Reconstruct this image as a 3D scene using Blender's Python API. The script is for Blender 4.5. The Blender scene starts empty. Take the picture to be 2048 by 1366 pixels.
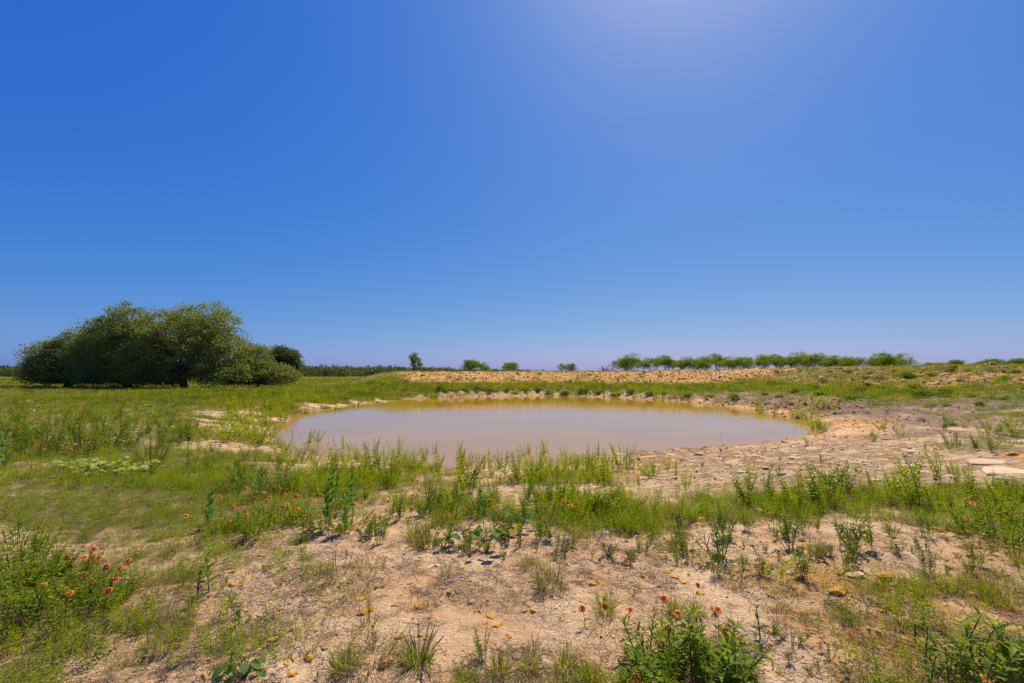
import bpy, bmesh, math, random
import numpy as np
from mathutils import Vector, Matrix, Euler
R = math.radians
rng = np.random.default_rng(7)
random.seed(7)
scene = bpy.context.scene
COL = scene.collection

# ------------------------------------------------------------------ camera, sky, sun, exposure
F = 910.2                       # focal length in pixels of the 2048-wide frame (16 mm on 36 mm)
PITCH = R(4.09)
EYE = Vector((0, 0, 1.5))
cam_d = bpy.data.cameras.new('camera'); cam_d.lens = 16.0; cam_d.sensor_width = 36.0
cam_d.clip_start = 0.05; cam_d.clip_end = 3000
cam = bpy.data.objects.new('camera', cam_d); COL.objects.link(cam)
cam.location = EYE; cam.rotation_euler = (R(90) + PITCH, 0, 0)
scene.camera = cam
SUN_EL, SUN_AZ = R(54), R(24)
world = bpy.data.worlds.new('World'); scene.world = world; world.use_nodes = True
wn = world.node_tree; wn.nodes.clear()
wo = wn.nodes.new('ShaderNodeOutputWorld'); wb = wn.nodes.new('ShaderNodeBackground')
sky = wn.nodes.new('ShaderNodeTexSky'); sky.sky_type = 'NISHITA'; sky.sun_disc = False
sky.sun_elevation = SUN_EL; sky.sun_rotation = SUN_AZ
sky.altitude = 0; sky.air_density = 0.92; sky.dust_density = 0.85; sky.ozone_density = 4.0
# one tone curve per channel over the whole sky: the deep, saturated blue of the photograph
sp = wn.nodes.new('ShaderNodeSeparateColor'); cb = wn.nodes.new('ShaderNodeCombineColor')
wn.links.new(sky.outputs[0], sp.inputs[0])
for i, (g, k) in enumerate(((1.6, .60), (.90, .487), (.27, .635))):
    m0 = wn.nodes.new('ShaderNodeMath'); m0.operation = 'MULTIPLY'; m0.inputs[1].default_value = .1
    m1 = wn.nodes.new('ShaderNodeMath'); m1.operation = 'POWER'; m1.inputs[1].default_value = g
    m2 = wn.nodes.new('ShaderNodeMath'); m2.operation = 'MULTIPLY'; m2.inputs[1].default_value = k * 10
    wn.links.new(sp.outputs[i], m0.inputs[0]); wn.links.new(m0.outputs[0], m1.inputs[0]); wn.links.new(m1.outputs[0], m2.inputs[0]); wn.links.new(m2.outputs[0], cb.inputs[i])
wn.links.new(cb.outputs[0], wb.inputs['Color'])
wb.inputs['Strength'].default_value = 0.10
wn.links.new(wb.outputs[0], wo.inputs[0])
sd_ = bpy.data.lights.new('sun', 'SUN'); sd_.energy = 5.0; sd_.angle = R(0.53); sd_.color = (1.0, 0.92, 0.77)
sun = bpy.data.objects.new('sun', sd_); COL.objects.link(sun); sun.location = (20, 40, 60)
sdir = Vector((math.sin(SUN_AZ) * math.cos(SUN_EL), math.cos(SUN_AZ) * math.cos(SUN_EL), math.sin(SUN_EL)))
sun.rotation_euler = sdir.to_track_quat('Z', 'Y').to_euler()
scene.view_settings.view_transform = 'Standard'; scene.view_settings.look = 'None'
scene.view_settings.gamma = 1; scene.view_settings.use_curve_mapping = False
scene.view_settings.exposure = 0.28
scene.cycles.max_bounces = 6; scene.cycles.diffuse_bounces = 3; scene.cycles.transmission_bounces = 4
scene.cycles.transparent_max_bounces = 4

# ------------------------------------------------------------------ noise and ground shape
def vnoise(x, y, seed=0):
    xi = np.floor(x); yi = np.floor(y); fx = x - xi; fy = y - yi
    xi = xi.astype(np.int64); yi = yi.astype(np.int64)
    def hsh(a, b):
        n = (a * 374761393 + b * 668265263 + seed * 974634777) & 0xFFFFFFFF
        n = ((n ^ (n >> 13)) * 1274126177) & 0xFFFFFFFF
        n = n ^ (n >> 16)
        return (n & 0xFFFFFF) / float(0xFFFFFF)
    u = fx * fx * (3 - 2 * fx); v = fy * fy * (3 - 2 * fy)
    a = hsh(xi, yi); b = hsh(xi + 1, yi); c = hsh(xi, yi + 1); d = hsh(xi + 1, yi + 1)
    return (a + (b - a) * u) * (1 - v) + (c + (d - c) * u) * v
def fbm(x, y, seed=0, oct=3):
    s = 0; amp = 1; tot = 0
    for k in range(oct):
        s = s + amp * vnoise(x * 2 ** k + 17.3 * k, y * 2 ** k - 9.1 * k, seed + k); tot += amp; amp *= .5
    return s / tot
def sstep(a, b, x):
    t = np.clip((x - a) / (b - a), 0, 1); return t * t * (3 - 2 * t)

ZW = -0.8                        # water level; the ground at the camera is 0
POND = np.array([(-10.5, 20.5), (-11.9, 25.5), (-11.6, 32.7), (-9.5, 38.8), (-3.5, 42.7), (3.7, 44.5), (10.4, 41.9), (14.4, 35),
                 (15.2, 29.1), (13.9, 22), (12.9, 19.2), (10.9, 17.2), (8.3, 15.9), (5.85, 14.95), (4.5, 14.2), (3.3, 13.3),
                 (1.7, 12.2), (.34, 11.8), (-1.6, 11.8), (-3.1, 12.5), (-4.7, 13.3), (-6.3, 14.2), (-7.8, 15.4), (-9.4, 17.9)])
POND[:, 1] = np.where(POND[:, 1] > 30, 30 + (POND[:, 1] - 30) * 1.32, POND[:, 1])
CX, CY = 2.0, 27.0
def pond_sd(x, y):
    d2 = np.full(x.shape, 1e18); inside = np.zeros(x.shape, bool)
    n = len(POND)
    for i in range(n):
        ax, ay = POND[i]; bx, by = POND[(i + 1) % n]
        ex, ey = bx - ax, by - ay
        t = np.clip(((x - ax) * ex + (y - ay) * ey) / (ex * ex + ey * ey), 0, 1)
        d2 = np.minimum(d2, (x - ax - t * ex) ** 2 + (y - ay - t * ey) ** 2)
        c = ((ay > y) != (by > y)) & (x < (bx - ax) * (y - ay) / (by - ay + 1e-12) + ax)
        inside ^= c
    d = np.sqrt(d2)
    return np.where(inside, -d, d)
PITS = []                        # (x, y, radius, depth): hoof prints and holes
def zones(x, y):
    sd = pond_sd(x, y)
    ang = np.arctan2(x - CX, y - CY)
    wob = (fbm(x / 3.0, y / 3.0, 5) - .5)
    w = sstep(-.70, -.45, ang) * (1 - sstep(1.5, 2.15, ang))
    s = 1 + .38 * sstep(.25, 1.15, ang)
    t = sd / s
    left = sstep(-1.0, -1.4, ang) * sstep(-2.75, -2.3, ang)
    return sd, ang, wob, w, t, left
def height(x, y, fine=True):
    x = np.asarray(x, float); y = np.asarray(y, float)
    sd, ang, wob, w, t, left = zones(x, y)
    sdn = sd + wob * .9
    tn = t + wob * 1.0
    zn = np.interp(sdn, [-20, -6, 0, 2, 4, 8, 12], [-2, -1, 0, .2, .42, .72, .8])
    zl = np.interp(sdn, [-20, -6, 0, 1.5, 4, 7], [-2, -1.2, 0, .28, .62, .8])
    zn = zn * (1 - left) + zl * left
    zd = np.interp(tn, [-20, -6, 0, 1.2, 3, 8, 10, 17.5, 19, 23, 34], [-2, -1.2, 0, .34, .6, .98, 1.15, 2.92, 3.0, 2.95, .8])
    zd = np.where(zd > 1.15, 1.15 + (zd - 1.15) * (.80 + .22 * sstep(.25, .95, ang)), zd)       # the crest dips toward its left end
    z = ZW + zn * (1 - w) + zd * w
    z = z + .55 * sstep(5, 15, sd) * sstep(1.35, 1.7, ang) * (1 - sstep(1.95, 2.35, ang))      # the right bank climbs toward the dam
    # dozer furrows running up the back and right banks
    fur = w * sstep(.3, 1.2, t) * (1 - sstep(5.5, 8, t))
    ph = ang * 24 + 2.5 * fbm(x / 4, y / 4, 9)
    z = z + fur * .20 * (np.sin(ph * 5.0) * .6 + fbm(x / .5, y / .5, 11) - .5)
    face = w * sstep(8.5, 10, t) * (1 - sstep(18, 19, t))
    z = z + face * .42 * (fbm(x / .9, y / .9, 21) - .5)
    far = sstep(30, 120, np.hypot(x, y))
    z = z + .16 * (fbm(x / 2.6, y / 2.6, 31) - .5) * (1 + far)
    if fine:
        z = z + .075 * (fbm(x / .5, y / .5, 41) - .5) - .03 * (1 - np.abs(2 * fbm(x / 1.4 + .4 * fbm(x, y, 45), y / .8, 43, 2) - 1)) ** 6 + .022 * (fbm(x / .11, y / .11, 51, 2) - .5)
        # low ledges on the rock shelf by the right shore
        shelf = sstep(2, 5, x) * (1 - sstep(11, 15, x)) * sstep(-.3, .6, sd) * (1 - sstep(5, 7, sd)) * (1 - w)
        q = (z - ZW) * 9 + 2.2 * fbm(x / 1.6, y / .6, 61)
        z = z + shelf * .09 * (q - np.floor(q) - .5) * sstep(.02, .2, q - np.floor(q))
    for (px, py, r, d) in PITS:
        k = np.nonzero((np.abs(x - px) < 3 * r) & (np.abs(y - py) < 3 * r))
        if len(k[0]):
            rr = np.hypot(x[k] - px, (y[k] - py)) / r
            z[k] = z[k] - d * np.exp(-rr ** 4) + d * .35 * np.exp(-((rr - 1.35) / .35) ** 2)
    return z

def at(pts, water=True):
    """points of the 2048x1366 photograph -> where that sight line meets the ground or the water"""
    pts = np.asarray(pts, float).reshape(-1, 2)
    u = (pts[:, 0] - 1024) / F; v = (683 - pts[:, 1]) / F
    cp, sp = math.cos(PITCH), math.sin(PITCH)
    dx = u; dy = cp - v * sp; dz = sp + v * cp
    dd = np.geomspace(1.4, 380, 420)
    X = dx[:, None] / dy[:, None] * dd; Y = np.repeat(dd[None], len(pts), 0); Z = EYE.z + (dz / dy)[:, None] * dd
    H = height(X, Y, False)
    if water: H = np.maximum(H, ZW)
    below = Z < H
    k = np.where(below.any(1), below.argmax(1), len(dd) - 1); k = np.maximum(k, 1)
    r = np.arange(len(pts))
    g1 = Z[r, k - 1] - H[r, k - 1]; g2 = Z[r, k] - H[r, k]
    f = np.clip(g1 / (g1 - g2 + 1e-9), 0, 1)
    D = dd[k - 1] + f * (dd[k] - dd[k - 1])
    return np.stack([dx / dy * D, D], 1)
def ground(x, y):
    return float(height(np.array([x]), np.array([y]))[0])
for (px, py, r, d) in [(575, 1228, .10, .022), (560, 1158, .045, .05), (310, 1082, .11, .05), (1770, 1292, .13, .05), (560, 1190, .06, .02),
                       (1080, 1195, .09, .03), (640, 1270, .08, .015), (1290, 1330, .1, .02), (1700, 1275, .08, .02), (905, 1195, .08, .02)]:
    p = at([(px, py)])[0]; PITS.append((p[0], p[1], r, d))

rp = random.Random(19)
for _ in range(70):               # hoof prints trodden when the soil was wet
    yy = 1.9 * (2.6 ** rp.random()); xx = rp.uniform(-1.1, 1.1) * yy
    for q in (0, 1): PITS.append((xx + q * .045, yy + rp.uniform(-.02, .02), rp.uniform(.028, .05), rp.uniform(.012, .03)))
# ------------------------------------------------------------------ what grows and lies where (world regions)
def cover(x, y):
    """grass density, ochre rubble, dark earth: each 0..1"""
    sd, ang, wob, w, t, left = zones(x, y)
    n1 = fbm(x / 1.1, y / 1.1, 71); n2 = fbm(x / 4.5, y / 4.5, 73); nb = fbm(x / .38, y / .38, 75)
    D = np.hypot(x, y)
    tn = t + wob * 1.6 + (n1 - .5) * 1.2
    sdn = sd + (n1 - .5) * 2.0
    near = y < 9
    # meadow to the left of the pond
    mead = sstep(-1.6, -3.4, x + (n1 - .5) * 2.4) * sstep(4.5, 5.2, y + (n1 - .5) * 1.4) * sstep(2.0, 4.0, sdn) * (.70 + .5 * sstep(.35, .62, n1))
    mead *= 1 - .85 * np.exp(-(((x + 7.8) / 1.6) ** 2 + ((y - 14.0) / 3.0) ** 2))
    # band of growth between the bare foreground and the water
    band = sstep(4.75, 5.6, y + (n1 - .5) * 1.5) * (1 - sstep(6.0, 7.6, y + (n1 - .5))) * (1 - sstep(7, 9, x)) * .58
    band *= np.where(x > 1.0, sstep(.30, .5, n1), sstep(.32, .55, n1))
    bandr = sstep(2.4, 4.0, x) * sstep(4.9, 5.5, y + (n1 - .5) - .9 * sstep(4.6, 5.6, x)) * (1 - sstep(6.4, 7.2, y + (n1 - .5))) * (.42 + .55 * sstep(.40, .6, n1))
    shore = sstep(-.4, .5, sdn) * (1 - sstep(3.5, 5.5, sdn)) * (1 - w) * (1 - sstep(1.0, 3.0, x)) * sstep(.42, .7, n1) * .7
    fg = sstep(.44, .66, n1) * (.15 + .7 * sstep(.42, .66, nb)) * (1 - sstep(5.0, 5.8, y)) * .70 * (1 - .75 * np.exp(-(((x + 1.1) / 1.0) ** 2 + ((y - 3.2) / .9) ** 2)))
    fgl = np.exp(-(((x + 3.2) / .7) ** 2 + ((y - 3.2) / .6) ** 2)) * .5
    fgb = np.exp(-(((x - .35) / .7) ** 2 + ((y - 2.1) / .2) ** 2)) * .55
    # dam: belt at its toe, green shoulder right, thin on the face
    belt = sstep(1.5, 2.6, tn) * (1 - sstep(8.6, 10.2, tn))
    face = sstep(9, 10, tn) * (1 - sstep(17.5, 18.3, tn)) * (.06 + .25 * sstep(.62, .75, n1))
    ad = ang - .022 * np.clip(tn - 9, -3, 9) + (n1 - .5) * .10
    shoulder = sstep(.66, .76, ad) * (1 - .6 * sstep(1.1, 1.35, ang)) * sstep(4, 6, tn) * (.62 + .6 * sstep(.35, .55, n1))
    lend = (1 - sstep(-.52, -.44, ang)) * .6
    bank = (1 - sstep(1.6, 2.4, tn)) * sstep(.2, .5, tn) * .16
    top = sstep(17.6, 18.4, tn) * .8 + .5 * sstep(1.0, 1.2, ang) * sstep(14, 16, tn)
    dam = np.clip(belt * (1 - .85 * sstep(.72, 1.0, ang) * (1 - sstep(5, 6.5, tn))) * (1 - .5 * sstep(1.2, 1.5, ang)) + face + shoulder + bank + top + lend, 0, 1)
    rt = .95 * sstep(1.2, 1.5, ang) * (1 - sstep(2.5, 2.8, ang)) * sstep(3.5, 7, sd) * sstep(.42, .60, n1)
    field = sstep(26, 34, np.abs(sd)) * .95
    leftgreen = (1 - w) * sstep(-1.8, -1.2, ang) * (1 - sstep(-.5, -.4, ang)) * sstep(1.2, 2.6, sdn) * .95
    g = np.clip((mead + band + bandr + shore + fg + fgl + fgb + leftgreen) * (1 - w) + dam * w + rt + field, 0, 1)
    for qx, qy, qr in ((.93, 4.40, .42), (.92, 4.05, .30), (.35, 4.1, .25)):
        g = g * (1 - .9 * np.exp(-(((x - qx) ** 2 + (y - qy) ** 2) / qr ** 2) ** 2))      # bare round the white slab, the verbena and the broad-leaved plant
    g = np.where(sd < .1, 0, g)
    och = w * sstep(9, 10, tn) * (1 - sstep(17.6, 18.3, tn)) * 1.0
    och = och + .8 * sstep(1.2, 2.6, x + (n2 - .5) * 2) * (1 - sstep(5.2, 6, y)) * sstep(.42, .62, n1) * .8
    och = och + .55 * np.exp(-((sd - 1.5) / 1.8) ** 2) * (1 - w) * sstep(.40, .6, n1) + w * .5 * np.exp(-((t - .4) / .6) ** 2)
    och = och + .6 * sstep(1.2, 1.4, ang) * w * sstep(8, 10, t) * sstep(.45, .6, n1)
    och = och + .75 * sstep(.5, .8, ang) * (1 - sstep(2.0, 2.3, ang)) * (1 - sstep(2.5, 5, sd)) * sstep(.35, .55, n1)
    dark = w * sstep(.2, 1.0, tn) * (1 - sstep(6.5, 8.0, tn)) * (.5 + .5 * sstep(.5, .9, ang))
    dark = dark + .9 * sstep(.6, 1.0, ang) * (1 - sstep(2.15, 2.45, ang)) * sstep(1.5, 3.5, sd) * (1 - sstep(11, 14, sd)) * sstep(.15, .42, n1)
    dark = dark + .8 * sstep(9.5, 12.5, x) * sstep(6.2, 7.4, y) * (1 - sstep(14, 18, y)) * sstep(.38, .55, n1)
    dark = dark + .35 * np.exp(-(((x + 7.5) / 2.0) ** 2 + ((y - 15) / 3.0) ** 2))
    dark = np.clip(dark, 0, 1)
    return g, np.clip(och, 0, 1), dark, sd

# ------------------------------------------------------------------ node helpers and materials
def mat(name):
    m = bpy.data.materials.new(name); m.use_nodes = True
    nt = m.node_tree; nt.nodes.clear()
    o = nt.nodes.new('ShaderNodeOutputMaterial')
    return m, nt, o
def nd(nt, typ, **kw):
    n = nt.nodes.new(typ)
    for k, v in kw.items():
        if k.startswith('i_'): n.inputs[k[2:].replace('_', ' ')].default_value = v
        else: setattr(n, k, v)
    return n
def mixc(nt, fac, a, b, blend='MIX'):
    n = nt.nodes.new('ShaderNodeMix'); n.data_type = 'RGBA'; n.blend_type = blend
    for s, v in ((0, fac), (6, a), (7, b)):
        if hasattr(v, 'links') or isinstance(v, bpy.types.NodeSocket): nt.links.new(v, n.inputs[s])
        elif s == 0: n.inputs[0].default_value = v
        else: n.inputs[s].default_value = (*v, 1)
    return n.outputs[2]
def mth(nt, op, a, b=None, c=None, clamp=False):
    n = nt.nodes.new('ShaderNodeMath'); n.operation = op; n.use_clamp = clamp
    for i, v in enumerate((a, b, c)):
        if v is None: continue
        if isinstance(v, bpy.types.NodeSocket): nt.links.new(v, n.inputs[i])
        else: n.inputs[i].default_value = v
    return n.outputs[0]
def ramp(nt, fac, lo, hi):
    n = nt.nodes.new('ShaderNodeMapRange'); n.interpolation_type = 'SMOOTHSTEP'
    nt.links.new(fac, n.inputs[0]); n.inputs[1].default_value = lo; n.inputs[2].default_value = hi
    return n.outputs[0]
def noise(nt, scale, detail=3, rough=.55, vec=None):
    n = nt.nodes.new('ShaderNodeTexNoise'); n.inputs['Scale'].default_value = scale
    n.inputs['Detail'].default_value = detail; n.inputs['Roughness'].default_value = rough
    if vec is None:
        g = nt.nodes.new('ShaderNodeNewGeometry'); vec = g.outputs['Position']
    nt.links.new(vec, n.inputs['Vector'])
    return n.outputs['Fac']
def attr(nt, name):
    n = nt.nodes.new('ShaderNodeAttribute'); n.attribute_name = name; return n.outputs['Fac']

def ground_mat():
    m, nt, o = mat('bare_sandy_soil')
    g, oc, dk, wet = attr(nt, 'green'), attr(nt, 'ochre'), attr(nt, 'dark'), attr(nt, 'wet')
    nA = noise(nt, .9, 4); nB = noise(nt, 5.5, 5, .62); nC = noise(nt, 28, 5, .65); nD = noise(nt, 110, 4, .65)
    c = mixc(nt, ramp(nt, nA, .35, .65), (.66, .40, .19), (.76, .51, .285))
    c = mixc(nt, mth(nt, 'MULTIPLY', ramp(nt, nB, .50, .68), .55), c, (.40, .225, .095))
    c = mixc(nt, mth(nt, 'MULTIPLY', ramp(nt, nC, .52, .66), .5), c, (.36, .19, .075))
    c = mixc(nt, mth(nt, 'MULTIPLY', ramp(nt, nD, .55, .66), .6), c, (.15, .085, .045))       # crumbs of dead plant matter
    c = mixc(nt, mth(nt, 'MULTIPLY', ramp(nt, nD, .42, .30), .35), c, (.68, .50, .33))
    # ochre rubble
    oc_f = mth(nt, 'MULTIPLY', oc, ramp(nt, nB, .30, .58), clamp=True)
    occ = mixc(nt, ramp(nt, nC, .35, .65), (.47, .185, .014), (.62, .295, .040))
    c = mixc(nt, mth(nt, 'MULTIPLY', oc_f, .95), c, occ)
    dkc = mixc(nt, ramp(nt, nC, .38, .62), (.135, .078, .048), (.31, .19, .115))
    c = mixc(nt, mth(nt, 'MULTIPLY', dk, mth(nt, 'ADD', ramp(nt, nB, .25, .55), .15), clamp=True), c, dkc)
    gr = mixc(nt, ramp(nt, nC, .4, .6), (.125, .120, .018), (.18, .15, .035))
    gg = mth(nt, 'MULTIPLY', g, mth(nt, 'ADD', ramp(nt, nB, .30, .55), .35), clamp=True)
    c = mixc(nt, mth(nt, 'MULTIPLY', gg, .85), c, gr)
    c = mixc(nt, mth(nt, 'MULTIPLY', wet, .75), c, (.26, .15, .06))
    # layered limestone of the shelf: fissures drawn out along the shore
    g0 = nd(nt, 'ShaderNodeNewGeometry'); mp = nd(nt, 'ShaderNodeMapping'); mp.inputs['Scale'].default_value = (1.0, 3.4, 1); mp.inputs['Rotation'].default_value = (0, 0, R(-14))
    nt.links.new(g0.outputs['Position'], mp.inputs['Vector'])
    nS = noise(nt, 1.7, 6, .68, mp.outputs[0]); shf = attr(nt, 'shelf')
    c = mixc(nt, mth(nt, 'MULTIPLY', shf, mth(nt, 'MULTIPLY', ramp(nt, nS, .50, .60), .45)), c, (.70, .47, .26))
    c = mixc(nt, mth(nt, 'MULTIPLY', shf, mth(nt, 'MULTIPLY', ramp(nt, nS, .46, .36), .75)), c, (.22, .125, .065))
    p = nd(nt, 'ShaderNodeBsdfPrincipled'); p.inputs['Roughness'].default_value = .92
    p.inputs['Specular IOR Level'].default_value = .2
    nt.links.new(c, p.inputs['Base Color'])
    # mud cracks and crumbs as relief
    geo = nd(nt, 'ShaderNodeNewGeometry')
    wv = nd(nt, 'ShaderNodeTexNoise', i_Scale=6.0, i_Detail=2.0); nt.links.new(geo.outputs['Position'], wv.inputs['Vector'])
    mx = nd(nt, 'ShaderNodeVectorMath', operation='MULTIPLY_ADD')
    nt.links.new(wv.outputs['Color'], mx.inputs[0]); mx.inputs[1].default_value = (.12, .12, .12); nt.links.new(geo.outputs['Position'], mx.inputs[2])
    vo = nd(nt, 'ShaderNodeTexVoronoi', feature='DISTANCE_TO_EDGE', i_Scale=9.0); nt.links.new(mx.outputs[0], vo.inputs['Vector'])
    crack = ramp(nt, vo.outputs['Distance'], 0.0, .045)
    crm = mth(nt, 'MULTIPLY', mth(nt, 'SUBTRACT', 1.0, crack), ramp(nt, nA, .50, .64))
    hgt = mth(nt, 'ADD', mth(nt, 'MULTIPLY', nC, .035), mth(nt, 'MULTIPLY', nD, .018))
    hgt = mth(nt, 'ADD', hgt, mth(nt, 'MULTIPLY', nB, .05))
    hgt = mth(nt, 'SUBTRACT', hgt, mth(nt, 'MULTIPLY', crm, .010))
    hgt = mth(nt, 'ADD', hgt, mth(nt, 'MULTIPLY', shf, mth(nt, 'MULTIPLY', ramp(nt, nS, .42, .54), .09)))
    b = nd(nt, 'ShaderNodeBump'); b.inputs['Strength'].default_value = .9; b.inputs['Distance'].default_value = 1.0
    nt.links.new(hgt, b.inputs['Height']); nt.links.new(b.outputs[0], p.inputs['Normal'])
    nt.links.new(p.outputs[0], o.inputs[0])
    return m

def leaf_mat(name, a, b, trans=.45, rough=.5, tipc=None, patch=.5, spec=.14):
    m, nt, o = mat(name)
    oi = nd(nt, 'ShaderNodeObjectInfo'); sh = attr(nt, 'shade')
    n = noise(nt, patch, 2)
    f = mth(nt, 'ADD', mth(nt, 'MULTIPLY', sh, .55), mth(nt, 'MULTIPLY', oi.outputs['Random'], .25))
    f = mth(nt, 'ADD', f, mth(nt, 'MULTIPLY', ramp(nt, n, .35, .65), .3), clamp=True)
    c = mixc(nt, f, a, b)
    if tipc is not None:
        c = mixc(nt, attr(nt, 'tip'), tipc, c)
    p = nd(nt, 'ShaderNodeBsdfPrincipled'); p.inputs['Roughness'].default_value = rough
    p.inputs['Specular IOR Level'].default_value = spec
    nt.links.new(c, p.inputs['Base Color'])
    t = nd(nt, 'ShaderNodeBsdfTranslucent')
    tc = mixc(nt, 1.0, c, (1.6, 1.5, .35), 'MULTIPLY')
    nt.links.new(tc, t.inputs['Color'])
    mx = nd(nt, 'ShaderNodeMixShader'); mx.inputs[0].default_value = trans
    nt.links.new(p.outputs[0], mx.inputs[1]); nt.links.new(t.outputs[0], mx.inputs[2]); nt.links.new(mx.outputs[0], o.inputs[0])
    return m
def plain_mat(name, a, b, scale=8, rough=.85, bump=.0, detail=4, spec=.25):
    m, nt, o = mat(name)
    tc = nd(nt, 'ShaderNodeTexCoord'); oi = nd(nt, 'ShaderNodeObjectInfo')
    n = noise(nt, scale, detail, .6, tc.outputs['Object'])
    f = mth(nt, 'ADD', mth(nt, 'MULTIPLY', ramp(nt, n, .3, .7), .65), mth(nt, 'MULTIPLY', oi.outputs['Random'], .4), clamp=True)
    p = nd(nt, 'ShaderNodeBsdfPrincipled'); p.inputs['Roughness'].default_value = rough; p.inputs['Specular IOR Level'].default_value = spec
    nt.links.new(mixc(nt, f, a, b), p.inputs['Base Color'])
    if bump:
        bb = nd(nt, 'ShaderNodeBump'); bb.inputs['Strength'].default_value = .8; bb.inputs['Distance'].default_value = bump
        nt.links.new(noise(nt, scale * 3, 5, .65, tc.outputs['Object']), bb.inputs['Height']); nt.links.new(bb.outputs[0], p.inputs['Normal'])
    nt.links.new(p.outputs[0], o.inputs[0]); return m
def water_mat():
    m, nt, o = mat('muddy_water')
    geo = nd(nt, 'ShaderNodeNewGeometry')
    mp = nd(nt, 'ShaderNodeMapping'); mp.inputs['Scale'].default_value = (.55, 1.5, 1); nt.links.new(geo.outputs['Position'], mp.inputs['Vector'])
    n1 = noise(nt, 4.0, 4, .6, mp.outputs[0]); n2 = noise(nt, .5, 2, .5, mp.outputs[0])
    sh = attr(nt, 'shallow')
    c = mixc(nt, ramp(nt, n2, .35, .65), (.39, .20, .010), (.43, .225, .015))
    c = mixc(nt, mth(nt, 'MULTIPLY', sh, .7), c, (.42, .20, .012))
    p = nd(nt, 'ShaderNodeBsdfPrincipled'); p.inputs['Roughness'].default_value = .04; p.inputs['IOR'].default_value = 1.33
    nt.links.new(c, p.inputs['Base Color'])
    b = nd(nt, 'ShaderNodeBump'); b.inputs['Strength'].default_value = .25; b.inputs['Distance'].default_value = .010
    h = mth(nt, 'MULTIPLY', n1, mth(nt, 'ADD', mth(nt, 'MULTIPLY', n2, 1.2), .2))
    nt.links.new(h, b.inputs['Height']); nt.links.new(b.outputs[0], p.inputs['Normal'])
    nt.links.new(p.outputs[0], o.inputs[0]); return m
def petal_mat():
    m, nt, o = mat('firewheel_petal')
    r = attr(nt, 'tip'); oi = nd(nt, 'ShaderNodeObjectInfo')
    red = mixc(nt, oi.outputs['Random'], (.62, .022, .006), (.80, .08, .010))
    yel = mixc(nt, oi.outputs['Random'], (.95, .50, .03), (.90, .36, .02))
    c = mixc(nt, ramp(nt, mth(nt, 'ADD', r, mth(nt, 'MULTIPLY', mth(nt, 'SUBTRACT', oi.outputs['Random'], .5), .25)), .58, .86), red, yel)
    p = nd(nt, 'ShaderNodeBsdfPrincipled'); p.inputs['Roughness'].default_value = .6; nt.links.new(c, p.inputs['Base Color'])
    t = nd(nt, 'ShaderNodeBsdfTranslucent'); nt.links.new(c, t.inputs['Color'])
    mx = nd(nt, 'ShaderNodeMixShader'); mx.inputs[0].default_value = .4
    nt.links.new(p.outputs[0], mx.inputs[1]); nt.links.new(t.outputs[0], mx.inputs[2]); nt.links.new(mx.outputs[0], o.inputs[0])
    return m
M = dict(
    soil=ground_mat(), water=water_mat(), petal=petal_mat(),
    grass=leaf_mat('green_grass', (.145, .205, .006), (.28, .305, .012), .5, tipc=(.21, .175, .03), patch=.35),
    dry=leaf_mat('dry_grass', (.26, .18, .085), (.40, .31, .16), .3, patch=1.0),
    grey=leaf_mat('grey_green_grass', (.15, .17, .028), (.25, .225, .06), .4, tipc=(.25, .19, .06)),
    weed=leaf_mat('willow_weed_leaf', (.17, .245, .006), (.34, .375, .014), .52, patch=.6),
    weedd=leaf_mat('dark_weed_leaf', (.095, .170, .008), (.20, .265, .014), .48, patch=.8),
    milk=leaf_mat('milkweed_leaf', (.065, .15, .028), (.11, .21, .04), .42, rough=.6, spec=.15),
    pale=leaf_mat('pale_gourd_leaf', (.27, .33, .075), (.38, .42, .12), .4),
    fern=leaf_mat('firewheel_foliage', (.125, .210, .008), (.25, .315, .016), .5),
    oak=leaf_mat('live_oak_leaf', (.125, .160, .048), (.235, .262, .088), .44, patch=.30, rough=.6, spec=.12),
    oakd=leaf_mat('dark_oak_leaf', (.060, .088, .030), (.115, .145, .050), .36, patch=.2, spec=.1),
    mesq=leaf_mat('mesquite_leaf', (.105, .17, .014), (.19, .245, .022), .46, patch=.2),
    bushg=leaf_mat('bush_leaf', (.080, .145, .008), (.165, .225, .014), .44, patch=.4),
    bushd=leaf_mat('dry_bush_twig', (.15, .115, .085), (.24, .19, .14), .15, patch=.4),
    stemg=plain_mat('green_stem', (.10, .12, .035), (.15, .14, .05), 20, .6),
    stemr=plain_mat('reddish_stem', (.19, .15, .06), (.26, .20, .09), 20, .6),
    bark=plain_mat('oak_bark', (.055, .042, .032), (.12, .095, .07), 6, .95, .03),
    disc=plain_mat('flower_disc', (.20, .025, .010), (.32, .10, .02), 90, .8),
    purple=leaf_mat('verbena_petal', (.26, .10, .55), (.36, .17, .68), .35),
    ochre=plain_mat('ochre_stone', (.50, .22, .022), (.66, .36, .06), 14, .9, .004),
    pstone=plain_mat('pale_limestone', (.56, .38, .20), (.70, .51, .30), 5, .9, .008),
    gstone=plain_mat('grey_limestone', (.46, .32, .19), (.60, .44, .28), 5, .9, .008),
    wstone=plain_mat('white_limestone', (.62, .52, .40), (.72, .62, .50), 5, .9, .006),
    twig=plain_mat('dead_twig', (.12, .085, .06), (.28, .20, .13), 12, .9),
)

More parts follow.
